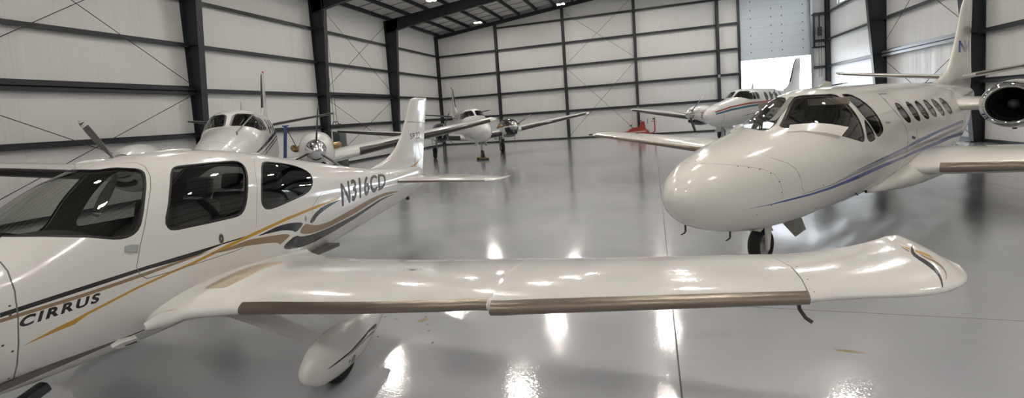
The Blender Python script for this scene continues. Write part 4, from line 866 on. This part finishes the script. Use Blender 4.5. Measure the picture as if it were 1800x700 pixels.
        if key=='mid':
            np_=[(1,[[(s,.05) for s in lsp(1.952,3.9,14)]+[(4.4,.5),(4.75,1.2),(4.85,A),(4.75,PI-1.2),(4.4,PI-.5)]+[(s,PI-.05) for s in lsp(3.9,1.952,14)]])]
            np_.append((1,[[(1.952,-1.5)]+[(s,-1.5) for s in lsp(2.1,3.6,8)]+[(s,-.85) for s in lsp(3.6,2.4,8)]+[(2.38,-.1),(1.952,-.1)]]))
            np_.append((1,[[(1.952,PI+.1),(2.38,PI+.1)]+[(s,PI+.85) for s in lsp(2.4,3.6,8)]+[(s,PI+1.5) for s in lsp(3.6,1.952,8)]]))
        if key=='rgt':
            for sd in (1,-1):
                for t0,t1,mi in ((.02,.16,2),(-.2,-.05,3),(-.42,-.27,3)):
                    lp=[(s,t0) for s in lsp(2.3,5.3,12)]+[(s,t1) for s in lsp(5.3,2.3,12)];np_.append((mi,[lp if sd>0 else mirror(lp)]))
        e=skin('engine_nacelle',N,lsp(1.95,6.1,40),lsp(-PI/2,1.5*PI,49),R_,nm,np_)[0]
        q=MB()
        q.lathe([(0,.245),(.005,.0)],f(1.955,1.95,1.64),(-1,0,0),24);q.build('nacelle_front_plate','darkmetal',e)
        CH=Loft([(2.02,1.36,1.20,.22,1.28,2.3,2.3),(2.15,1.38,1.14,.27,1.26,2.3,2.3),(2.6,1.36,1.02,.29,1.2,2.2,2.2),(3.3,1.25,.98,.22,1.12,2,2),(3.75,1.16,1.05,.05,1.1,2,2)],yc=1.95*side,nose=False,vscale=.5)
        skin('air_intake',CH,lsp(2.02,3.75,18),lsp(-PI/2,1.5*PI,33),e,['black' if key!='lft' else W])
        im=MB().lathe([(0,.2),(.04,0)],f(2.04,1.95,1.28),(-1,0,0),20).build('intake_mouth','rubber',e);im.scale=(1,1,.5);im.location=(0,0,.64)
        MB().lathe([(.42,0),(.40,.055),(.34,.125),(.22,.20),(.08,.245),(-.02,.25),(-.02,0)],f(1.96,1.95,1.64),(1,0,0),32).build('spinner','chrome',R_)
        pr=thing_part('propeller',R_)
        for k in range(3): blade(pr,1.84,1.95*side,1.64,math.radians(o['prop'][0 if side>0 else 1]+120*k),1.18,'prop' if key!='lft' else ('prop' if side>0 else 'propgrey'),feather=not (key=='lft' and side<0))
        for sd in (1,-1):
            ex=MB();c=1.95*side
            ex.tube([(-2.62,c+.30*sd,1.70),(-2.60,c+.42*sd,1.69),(-2.66,c+.50*sd,1.69),(-2.80,c+.545*sd,1.70),(-2.92,c+.555*sd,1.70)],[.075,.085,.09,.09,.085],14,cap=False)
            ex.build('exhaust_stack','exh',R_)
        g=thing_part('main_gear',R_)
        MB().tube([f(5.05,1.95,1.2),f(5.2,1.95,.7),f(5.25,1.95,.30)],[.06,.055,.045],12).tube([f(5.6,1.95,1.15),f(5.25,1.95,.62)],.025).build('gear_leg','boxgrey',g)
        wheel(g,f(5.25,1.95+.13,.32),.32,.2)
        for yy in (-.24,.24): MB().box(f(5.25,1.95+yy,.98),(.75,.02,.34),bev=.006).build('gear_door',W,g)
    skin('vertical_stabilizer',KA_FIN,sorted(set(lsp(2.3,4.36,36)+[4.38,4.40,4.415,4.427,4.435,4.44])),VF,R_,[W,'boot'],[])
    fin=R_.children[-1]
    patch('leading_edge_boot',KA_FIN,lsp(3.05,4.36,10),lsp(.43,.57,9),-.001,.005,fin,'boot')
    MB().tube([(-10.6,0,4.43),(-10.6,0,4.52)],.035,10).build('beacon_light','red' if key!='rgt' else W,fin)
    for side in (1,-1):
        T=Foil.__new__(Foil);T.__dict__.update(KA_STAB.__dict__);T.side=side
        s=skin('horizontal_stabilizer',T,sorted(set(lsp(.05,2.56,22)+[2.59,2.61,2.62,2.627,2.63])),VF,R_,[W])[0]
        patch('leading_edge_boot',T,lsp(.3,2.5,12),lsp(.415,.57,11),-.001,.005,s,'boot')
    g=thing_part('nose_gear',R_)
    MB().tube([(-1.5,0,1.0),(-1.47,0,.62),(-1.45,.0,.5)],[.06,.055,.05],12).tube([(-1.9,0,1.0),(-1.48,0,.62)],.025).tube([(-1.42,0,.62),(-1.33,0,.5),(-1.4,0,.36)],.016).build('gear_leg','boxgrey',g)
    for y in (.09,-.09): MB().tube([(-1.46,y*.5,.52),(-1.45,y,.44),(-1.45,y,.26)],.022).build('fork','boxgrey',g)
    wheel(g,(-1.45,0,.26),.26,.14)
    for y in (.20,-.20): MB().prism([(-1.25,y,.97),(-2.1,y,.93),(-2.05,y*1.5,.70),(-1.3,y*1.5,.72)],(0,.015,0)).build('gear_door',W,g)
    z=2.77
    MB().prism([(-4.5,-.012,z-.02),(-4.78,-.012,z-.02),(-4.76,-.012,z+.28),(-4.68,-.012,z+.28)],(0,.024,0)).build('blade_antenna',W,R_)
    if key=='lft':
        MB().tube([L(S.P(1.7,1.05)),L(S.P(1.7,1.05))+Vector((0,.0,.08))],.02).tube([L(S.P(1.7,1.05))+Vector((0,0,.06)),L(S.P(3.25,.95))+Vector((.02,.0,.06))],.016).build('antenna_wire','plate',R_)
    if key=='mid':
        MB().tube([(-4.4,-.25,2.72),(-10.2,0,4.0)],.006,6).build('antenna_wire','plate',R_)
    R_.scale=(1,1,o.get('zs',1))
    return R_
# ================================================================== HANGAR
XL,XR,YB,YF=-18.0,11.95,37.5,-15.8
EAVE,SLOPE,XM=9.75,.11,-3.02
def roofz(x): return EAVE+SLOPE*((x-XL) if x<XM else (XR-x))
FR=[-8.3,-.75,6.8,14.35,21.85,29.4]
class Flat:
    wrap=False;nf=None;n=(0,0,1);side=1;vs=1
    def dom(s): return (XL-2,XR+2,YF-2,YB)
    def P(s,u,v): return (-u,v,0)
    def uv2xy(s,u,v): return (u,v)
def hangar():
    # floor with joints and stains
    F=Flat();P=[]
    def rect(x0,x1,y0,y1): return [(x0,y0),(x1,y0),(x1,y1),(x0,y1)]
    for x in (-13.8,-6.85,.12,7.1): P.append((1,[rect(x-.007,x+.007,YF,YB)]))
    for y in (-1.5,5.29,12.05,18.85,25.6,32.4): P.append((1,[rect(XL,XR,y-.006,y+.006)]))
    rnd=random.Random(3)
    def blob(cx,cy,a,b,rot):
        r=[]
        for k in range(18):
            t=2*PI*k/18;q=rnd.uniform(.6,1.1);x,y=a*q*math.cos(t),b*q*math.sin(t);r.append((cx+x*math.cos(rot)-y*math.sin(rot),cy+x*math.sin(rot)+y*math.cos(rot)))
        return r
    P.append((2,[blob(-2.57,4.46,.045,.09,-.5)]));P.append((2,[blob(1.54,4.46,.12,.03,-.1)]))
    for k in range(14): P.append((1,[blob(-2.6+rnd.uniform(-.5,.5),4.4+rnd.uniform(-.5,.5),.015,.02,rnd.uniform(0,3))]))
    fl=skin('floor',F,lsp(XL-2,XR+2,3),lsp(YF-2,YB,3),None,['floor','joint','stain'],P)[0];structure(fl,'glossy grey epoxy hangar floor with thin dark joints')
    # walls
    T=.3
    structure(MB().box((XL-T/2,(YF+YB)/2,roofz(XL)/2),(T,YB-YF+2*T,roofz(XL))).build('wall_left','wall'))
    w=MB();y0,y1,z0,z1=29.9,36.0,8.05,9.4
    w.box((XR+T/2,(YF+YB)/2,z0/2),(T,YB-YF+2*T,z0)).box((XR+T/2,(YF+y0)/2,(z0+EAVE)/2),(T,y0-YF,EAVE-z0)).box((XR+T/2,(y1+YB+T)/2,(z0+EAVE)/2),(T,YB+T-y1,EAVE-z0)).box((XR+T/2,(y0+y1)/2,(z1+EAVE)/2),(T,y1-y0,EAVE-z1))
    structure(w.build('wall_right','wall'))
    for k in range(2):
        a=y0+(y1-y0)*k/2;b=a+(y1-y0)/2
        o=structure(MB().box((XR+T/2,(a+b)/2,(z0+z1)/2),(.02,b-a,z1-z0)).build('window_%d'%(k+1),'glass_clear'),'high clear window pane in the right wall')
        fr=MB();
        for zz in (z0+.03,z1-.03): fr.box((XR+T/2,(a+b)/2,zz),(.08,b-a,.06))
        for yy in (a+.03,b-.03): fr.box((XR+T/2,yy,(z0+z1)/2),(.08,.06,z1-z0))
        fr.build('window_frame','galv',o)
    d0,d1,dz=6.32,10.78,5.02
    def gable(name,Y,dirn,openx=None):
        b=MB()
        def seg(x0,x1,zb=0):
            xs=sorted(set([x0,x1]+([XM] if x0<XM<x1 else [])))
            pl=[(x0,Y,zb),(x1,Y,zb)]+[(x,Y,roofz(min(max(x,XL),XR))) for x in xs[::-1]]
            b.prism(pl,(0,T*dirn,0))
        if openx: seg(XL,openx[0]);seg(openx[0],openx[1],9.3);seg(openx[1],XR)
        else: seg(XL,XR)
        return structure(b.build(name,'wall'))
    gable('wall_back',YB,1,(d0,d1));gable('wall_front',YF,-1)
    # ceiling: two slopes
    c=MB()
    c.prism([(XL-T,YF-T,roofz(XL)-.033),(XM,YF-T,roofz(XM)),(XR+T,YF-T,roofz(XR)-.033),(XR+T,YF-T,roofz(XR)+.2),(XM,YF-T,roofz(XM)+.25),(XL-T,YF-T,roofz(XL)+.2)],(0,YB-YF+2*T,0))
    structure(c.build('ceiling','roofwhite'),'white insulated ceiling above the dark roof purlins')
    # frames: tapered columns and rafters
    for Y in FR+[YF+.2]:
        for sd,X in ((1,XL+.02),(-1,XR-.02)):
            zt=roofz(X)-.22;dep=lambda z:(.33+.072*z)
            b=MB();h=.13
            b.prism([(X,Y-.006,0),(X+sd*dep(0),Y-.006,0),(X+sd*dep(zt-.6),Y-.006,zt-.6),(X+sd*1.05,Y-.006,zt+.05),(X,Y-.006,zt)],(0,.012,0))
            b.prism([(X,Y-h,0),(X,Y-h,zt),(X+sd*.02,Y-h,zt),(X+sd*.02,Y-h,0)],(0,2*h,0))
            b.prism([(X+sd*dep(0),Y-h,0),(X+sd*dep(zt-.6),Y-h,zt-.6),(X+sd*(dep(zt-.6)-.02),Y-h,zt-.6),(X+sd*(dep(0)-.02),Y-h,0)],(0,2*h,0))
            b.box((X+sd*.2,Y,.015),(.5,.3,.03))
            for z in (2.29,4.12,5.95,7.8): b.box((X+sd*dep(z)/2,Y,z),(dep(z)-.04,.16,.012))
            structure(b.build('steel_column','steel'),'dark tapered steel column standing against the %s wall'%('left' if sd>0 else 'right'))
        for sd,X in ((1,XL),(-1,XR)):
            b=MB();x0=X+sd*.1;top=lambda x:roofz(x)-.22;dp=lambda x:.80-.16*min(1,abs(x-X)/9)+.12*max(0,1-abs(x-X)/2.2)
            xs=lsp(x0,XM,9)
            b.prism([(x,Y-.006,top(x)) for x in xs]+[(x,Y-.006,top(x)-dp(x)) for x in xs[::-1]],(0,.012,0))
            for o_ in (0,1):
                b.prism([(x,Y-.13,top(x)-dp(x)*o_) for x in xs]+[(x,Y-.13,top(x)-dp(x)*o_+(.02 if o_ else -.02)) for x in xs[::-1]],(0,.26,0))
            structure(b.build('roof_rafter','steel'),'dark steel rafter carrying the roof purlins')
    # purlins along the hangar
    x=XL+.35;k=0
    xs=[]
    while x<XM: xs.append(x);x+=1.5
    for x in xs:
        for X in (x,2*XM-x+ (0)):
            if X>XR-.1: continue
            z=roofz(X)-.015
            b=MB();b.box((X,(YF+YB)/2,z-.10),(.018,YB-YF,.2)).box((X+.035,(YF+YB)/2,z-.01),(.08,YB-YF,.015)).box((X-.035,(YF+YB)/2,z-.2),(.08,YB-YF,.015))
            structure(b.build('roof_purlin','steel'),'thin dark roof purlin running the length of the hangar')
    for Y in lsp(30.4,36.9,6)+lsp(23,28.6,5)+lsp(15.6,20.9,4):
        for a,b_ in ((XL,XM),(XM,XR)):
            t=MB();t.prism([(a,Y-.02,roofz(a)-.025),(b_,Y-.02,roofz(b_)-.025),(b_,Y-.02,roofz(b_)-.04),(a,Y-.02,roofz(a)-.04)],(0,.04,0))
            structure(t.build('roof_strap','steel'),'narrow dark strap across the ceiling insulation')
    # girts
    GZ=[2.29,4.12,5.95,7.80]
    def girt(p0,p1,inw,dbl=False):
        b=MB();p0=Vector(p0);p1=Vector(p1);c=(p0+p1)/2;d=p1-p0;Lg=d.length;along_y=abs(d.y)>abs(d.x)
        for dz in ((-.085,.085) if dbl else (0,)):
            o=Vector((0,0,dz))
            if along_y:
                b.box(c+o+Vector((inw*.10,0,.045)),(.2,Lg,.012)).box(c+o+Vector((inw*.20,0,-.01)),(.014,Lg,.122)).box(c+o+Vector((inw*.17,0,-.066)),(.06,Lg,.012)).box(c+o+Vector((inw*.006,0,.085)),(.012,Lg,.08))
            else:
                b.box(c+o+Vector((0,inw*.10,0)),(Lg,.2,.014)).box(c+o+Vector((0,inw*.20,-.035)),(Lg,.014,.16)).box(c+o+Vector((0,inw*.006,.04)),(Lg,.012,.08))
        return structure(b.build('wall_girt','galv' if (dbl and inw<0) else 'steel'),'dark horizontal wall girt')
    ys=[YF]+FR+[YB]
    for i in range(len(ys)-1):
        for z in GZ:
            br=z==4.12 and ys[i] in (6.8,21.85)
            girt((XL+.005,ys[i]+.05,z),(XL+.005,ys[i+1]-.05,z),1,br)
            girt((XR-.005,ys[i]+.05,z),(XR-.005,ys[i+1]-.05,z),-1,z==4.12 and ys[i]==21.85)
    cx=[XL+.12,-12.37,-6.62,-1.05,4.82,XR-.16]
    for x in cx:
        zt=roofz(x)-.25
        b=MB();b.box((x,YB-.16,zt/2),(.17,.012,zt));
        b=MB();b.box((x,YB-.15,zt/2),(.012,.26,zt)).box((x,YB-.285,zt/2),(.21,.016,zt)).box((x,YB-.02,zt/2),(.21,.016,zt)).box((x,YB-.15,.012),(.3,.34,.024))
        structure(b.build('endwall_column','steel'),'dark steel endwall column against the back wall')
    for a,b_ in zip(cx[:-1],cx[1:]):
        for z in GZ+[9.65]:
            if z>roofz((a+b_)/2)-.45: continue
            segs=[(a+.1,b_-.1)] if not (a<d0<b_) else [(a+.1,d0-.14),(d1+.14,b_-.1)]
            if z==9.65 and a<d0<b_: segs=[(a+.1,d0+1.5)]
            if z==9.65 and a<-15: segs=[(a+2.2,b_-.1)] if roofz(a+2.2)>9.75 else []
            for p,q in segs: girt((p,YB-.005,z),(q,YB-.005,z),-1)
    for a,b_ in ((XL,XM),(XM,XR)):
        t=MB();xs=[a,b_];t.prism([(x,YB-.34,roofz(x)-.22) for x in xs]+[(x,YB-.34,roofz(x)-.50) for x in xs[::-1]],(0,.02,0)).prism([(x,YB-.40,roofz(x)-.22) for x in xs]+[(x,YB-.40,roofz(x)-.24) for x in xs[::-1]],(0,.16,0)).prism([(x,YB-.40,roofz(x)-.48) for x in xs]+[(x,YB-.40,roofz(x)-.50) for x in xs[::-1]],(0,.16,0))
        structure(t.build('endwall_rafter','steel'),'dark steel rafter along the top of the back wall')
    for nm,c,d in (('baseboard_left',(XL+.03,(YF+YB)/2,.06),(.04,YB-YF,.12)),('baseboard_right',(XR-.03,(YF+YB)/2,.06),(.04,YB-YF,.12)),('baseboard_back',((XL+d0)/2,YB-.03,.05),(d0-XL,.04,.10))):
        structure(MB().box(c,d).build(nm,'steel'))
    # raised door with its frame and hoist
    dr=structure(MB().box(((d0+d1)/2,YB+.06,(dz+9.6)/2),(d1-d0,.10,9.6-dz)).build('door_1','doorpanel'),'pale insulated door panel raised above the bright opening')
    for z in [dz+.75*k for k in range(1,7)]: MB().box(((d0+d1)/2,YB+.008,z),(d1-d0,.006,.010)).build('panel_joint','boxgrey',dr)
    for z in [dz+.55+.60*k for k in range(8)]:
        for x in (7.05,8.38,9.05,10.36): MB().box((x,YB+.0,z),(.055,.03,.085),bev=.012).build('hinge','darkmetal',dr)
    for x,nm in ((d0-.07,1),(d1+.07,2)):
        structure(MB().box((x,YB-.08,4.9),(.16,.26,9.8)).build('trim_%d'%nm,'steel' if nm==1 else 'galv'),'steel jamb beside the raised door')
    h=thing('door_hoist','black chain hoist hanging beside the raised door','hoist',(11.3,YB-.29,6.0))
    MB().box((0,0,.55),(.22,.2,.62),bev=.03).build('motor','darkmetal',h)
    MB().tube([(0,.0,.85),(0,.06,1.0),(0,.08,1.72)],.05).build('bracket','steel',h)
    MB().tube([(-.06,0,.25),(-.05,-.02,-2.6)],.014).tube([(.08,0,.25),(.07,-.02,-2.6)],.014).build('chain','wire',h)
    structure(MB().box((11.33,YB-.14,7.72),(1.0,.16,.10)).box((10.98,YB-.14,6.6),(.12,.16,2.2)).box((11.33,YB-.14,5.5),(1.0,.16,.10)).build('hoist_frame','steel'),'dark steel frame behind the door hoist')
    # apron outside
    structure(MB().box((10,75,-.05),(160,74.4,.1)).build('ground_outside','apron'),'bright concrete apron outside the open door')
    # bracing rods
    def rod(p,q,lab,r=.013):
        o=MB().tube([p,q],r,6).build('brace_rod','wire');structure(o,lab)
    for a,b_ in ((6.8,14.2),(21.95,29.3)):
        x=XL+.28;l='thin diagonal brace rod against the left wall'
        rod((x,a,.25),(x,b_,3.98),l);rod((x+.03,b_,.25),(x+.03,a,3.98),l);rod((x,a,4.3),(x,b_,9.35),l);rod((x+.03,b_,4.3),(x+.03,a,9.35),l)
    x=XR-.28;l='thin diagonal brace rod against the right wall'
    rod((x,21.95,.25),(x,29.3,3.98),l);rod((x-.03,29.3,.25),(x-.03,21.95,3.98),l);rod((x,21.95,4.3),(x,29.3,9.2),l);rod((x-.03,29.3,4.3),(x-.03,21.95,9.2),l)
    y=YB-.30;l='thin diagonal brace rod against the back wall'
    rod((-6.5,y,.25),(-1.15,y,5.75),l);rod((-6.5,y-.03,5.75),(-1.15,y-.03,.25),l);rod((-6.5,y,6.0),(-1.15,y,10.6),l);rod((-6.5,y-.03,10.2),(-1.15,y-.03,6.1),l)
# ================================================================== lamps
def lamps():
    cols=[-12.4,-5.95,.3,6.3];rows=[33.4,25.7,18.2,10.7,3.2,-4.3,-11.8]  # last row is out of view, added to brighten the jet's nose
    rown=['by the back wall','one row in','over the middle turboprop','over the jet','over the propeller plane','just behind the camera','added unseen by the front wall']
    first=None
    def make(loc,label):
        t=thing('high_bay_lamp',label,'lamp',loc,0,'high bay lamps under the roof')
        MB().box((0,0,.06),(.62,.46,.07),bev=.015).box((0,0,.115),(.5,.2,.05)).build('housing','lamphouse',t)
        for x in (-.155,.155): MB().box((x,0,.015),(.17,.30,.018),bev=.005).build('diffuser','lamp',t)
        MB().tube([(-.2,0,.09),(0,0,.35)],.006,5).tube([(.2,0,.09),(0,0,.35)],.006,5).tube([(0,0,.35),(0,0,roofz(loc[0])-.2-loc[2])],.006,5).build('suspension_wire','wire',t)
        return t
    for r,Y in enumerate(rows):
        for c,X in enumerate(cols):
            if r>3 and c==0: continue
            z=9.42 if c in (0,3) else 9.92
            lab='%s twin-panel high bay lamp of the row %s'%(['leftmost','second from left','third from left','rightmost'][c],rown[r])
            make((X,Y,z),lab)
# ================================================================== loose things
def extras():
    t=thing('aircraft_tug','low red aircraft tug parked by the back wall','tug',(-1.4,36.4,0),0);t.scale=(.85,.85,.85)
    b=MB();b.prism([(-1.55,-.62,.16),(1.25,-.62,.10),(1.32,-.62,.32),(1.0,-.62,.62),(-.3,-.62,.56),(-.5,-.62,.48),(-1.5,-.62,.30)],(0,1.24,0));b.build('chassis','tugred',t)
    MB().prism([(-.55,-.5,.52),(.55,-.5,.60),(.5,-.5,.80),(-.1,-.5,.74)],(0,1.0,0)).build('engine_cover','tugred',t)
    MB().prism([(.42,-.45,.60),(1.02,-.45,.60),(.92,-.45,1.27),(.62,-.45,1.27)],(0,.9,0)).build('seat_tower','tugred',t)
    MB().prism([(-1.4,-.632,.30),(1.05,-.632,.36),(1.05,-.632,.50),(-1.0,-.632,.36)],(0,.012,0)).build('side_stripe','tugwhite',t)
    m=MB();m.tube([(1.2,-.2,.22),(1.55,-.2,.20),(1.75,-.2,.30),(1.8,-.2,.5),(1.8,-.2,1.62)],.05,10);m.build('mast','tugred',t)
    MB().box((1.72,-.2,1.45),(.2,.1,.12),bev=.02).box((1.64,-.2,1.25),(.32,.06,.06),bev=.01).build('hook_block','darkmetal',t)
    MB().tube([(.66,-.1,1.26),(.62,-.1,1.38),(.66,-.1,1.42)],.04,8).build('beacon','darkmetal',t)
    MB().tube([(1.18,.2,1.05),(1.2,.2,1.5)],.025,8).build('control_lever','darkmetal',t)
    MB().tube([(-.15,-.2,.76),(-.22,-.2,.95)],.03).lathe([(0,.14),(.03,.16),(.06,.14)],(-.24,-.2,.95),(-.3,0,1),16).build('steering_wheel','darkmetal',t)
    MB().box((-1.2,0,.38),(.5,.9,.10),bev=.03).build('nose_cradle','darkmetal',t)
    for x in (-1.05,.85):
        for y in (-.52,.52): wheel(t,(x,y,.18),.18,.16)
    # chock at the middle turboprop's nose wheel
    x,y,a=POSE['mid'];F=Vector((-math.cos(a),-math.sin(a),0));p=Vector((x,y,0))-F*1.12
    for k,(s,lab) in enumerate(((1.12,'yellow-topped wheel chock ahead of the middle turboprop nose wheel'),(1.78,'yellow-topped wheel chock behind the middle turboprop nose wheel'))):
        p=Vector((x,y,0))-F*s
        c=thing('wheel_chock',lab,'chock',(p.x,p.y,0),math.atan2(F.y,F.x),'wheel chocks')
        MB().prism([(-.09,-.25,0),(.09,-.25,0),(.04,-.25,.11),(-.04,-.25,.11)],(0,.5,0)).build('wedge','rubber',c)
        MB().box((0,0,.115),(.09,.48,.02)).build('top_plate','yellow',c)
    # stepladder behind the propeller plane
    l=thing('stepladder','blue-railed stepladder standing beside the left turboprop','ladder',(-12.95,13.85,0),math.radians(43))
    for y in (-.22,.22): MB().box((-.18,y,1.2),(.11,.04,2.42),rot=Matrix.Rotation(.10,3,'Y'),bev=.005).build('front_rail','ladderblue',l)
    for y in (-.22,.22): MB().tube([(-.04,y,2.35),(.85,y,.02)],.014).build('rear_brace','wire',l)
    for k in range(7): MB().box((-.30+.033*k*1.0,0,.30+.32*k),(.09,.42,.025)).build('step','galv',l)
    MB().box((-.06,0,2.42),(.22,.46,.04),bev=.01).build('top_cap','ladderblue',l)
    # electrical cabinet and boxes by the second column
    e=thing('electrical_cabinet','tall grey-green electrical cabinet beside the second left column','cabinet',(-17.3,22.4,0))
    MB().box((0,0,1.0),(.45,.62,2.0),bev=.02).build('case','cabinet',e)
    MB().box((.0,-.315,1.05),(.38,.02,1.75),bev=.005).build('door','cabinet',e)
    MB().box((.14,-.335,1.3),(.03,.03,.14)).build('handle','darkmetal',e)
    j=tag(MB().box((-17.90,23.1,1.83),(.2,.42,.5),bev=.02).build('junction_box','boxgrey'),'small light grey junction box on the left wall by the cabinet','box')
    h=thing('cable_hoist','small hoist hanging on long cables before the left wall','hoist',(-16.2,20.75,2.2))
    MB().tube([(-.10,0,.35),(-.16,0,6.9)],.010,6).tube([(.10,0,.35),(.0,0,6.9)],.010,6).build('cable','wire',h)
    MB().tube([(-.28,0,.05),(-.12,0,.35),(.12,0,.35),(.28,0,.05)],.022).tube([(-.5,0,.03),(.3,0,.03)],.028).tube([(-.3,-.1,.12),(.25,.1,.22)],.02).build('spreader','wire',h)
    MB().tube([(0,0,.35),(.02,0,.22),(.09,0,.15),(.05,0,.06),(-.03,0,.09)],.018).build('hook','wire',h)
    for x,z,lab in ((-1.05,2.1,'small white outlet box on the back wall column behind the tug'),(4.82,4.05,'small white outlet box on the back wall column left of the door')):
        tag(MB().box((x,YB-.32,z),(.16,.06,.22),bev=.01).build('outlet_box','boxgrey'),lab,'box')
# ================================================================== camera, sky, view
def camera():
    f,cy,y,p,r=805.985,265.006,-.30125778,.07662929,-.06952567
    F=Vector((math.sin(y)*math.cos(p),math.cos(y)*math.cos(p),-math.sin(p)))
    r0=Vector((math.cos(y),-math.sin(y),0));u0=r0.cross(F)
    X=r0*math.cos(r)+u0*math.sin(r);Y=-r0*math.sin(r)+u0*math.cos(r)
    cd=bpy.data.cameras.new('camera');cd.sensor_width=36;cd.sensor_fit='HORIZONTAL';cd.lens=f/1800*36;cd.shift_y=-(350-cy)/1800;cd.clip_start=.05;cd.clip_end=400
    o=bpy.data.objects.new('camera',cd);C.objects.link(o)
    m=Matrix((X,Y,-F)).transposed().to_4x4();m.translation=(0,0,2.23);o.matrix_world=m
    bpy.context.scene.camera=o
def world():
    w=bpy.data.worlds.new('sky');w.use_nodes=True;bpy.context.scene.world=w
    b=w.node_tree.nodes['Background'];b.inputs['Color'].default_value=(.86,.93,1,1);b.inputs['Strength'].default_value=SKY
    def portal(loc,rot,sx,sy):
        l=bpy.data.lights.new('sky_portal','AREA');l.shape='RECTANGLE';l.size=sx;l.size_y=sy;l.cycles.is_portal=True
        o=bpy.data.objects.new('sky_portal',l);C.objects.link(o);o.location=loc;o.rotation_euler=rot
    portal((8.55,YB+.35,2.5),(-PI/2,0,0),4.5,5.1)
    portal((XR+.35,32.95,8.72),(0,PI/2,0),1.4,6.2)
    s=bpy.context.scene;v=s.view_settings;v.view_transform='Standard';v.look='None';v.gamma=1;v.exposure=EXPO;v.use_curve_mapping=False
    s.cycles.max_bounces=10;s.cycles.diffuse_bounces=5;s.cycles.glossy_bounces=5;s.cycles.transparent_max_bounces=16;s.cycles.caustics_reflective=False;s.cycles.sample_clamp_indirect=6
    try: s.cycles.use_denoising=True
    except Exception: pass
hangar();lamps();build_single();build_jet()
build_twin('lft','white turboprop with black pinstripes behind the propeller plane, by the left wall',{'prop':(8,-30),'zs':1.04})
build_twin('mid','white turboprop with glossy black nacelles facing the camera near the back corner',{'prop':(60,24)})
build_twin('rgt','white turboprop with red and teal stripes by the open door',{'prop':(20,42)})
extras();camera();world()
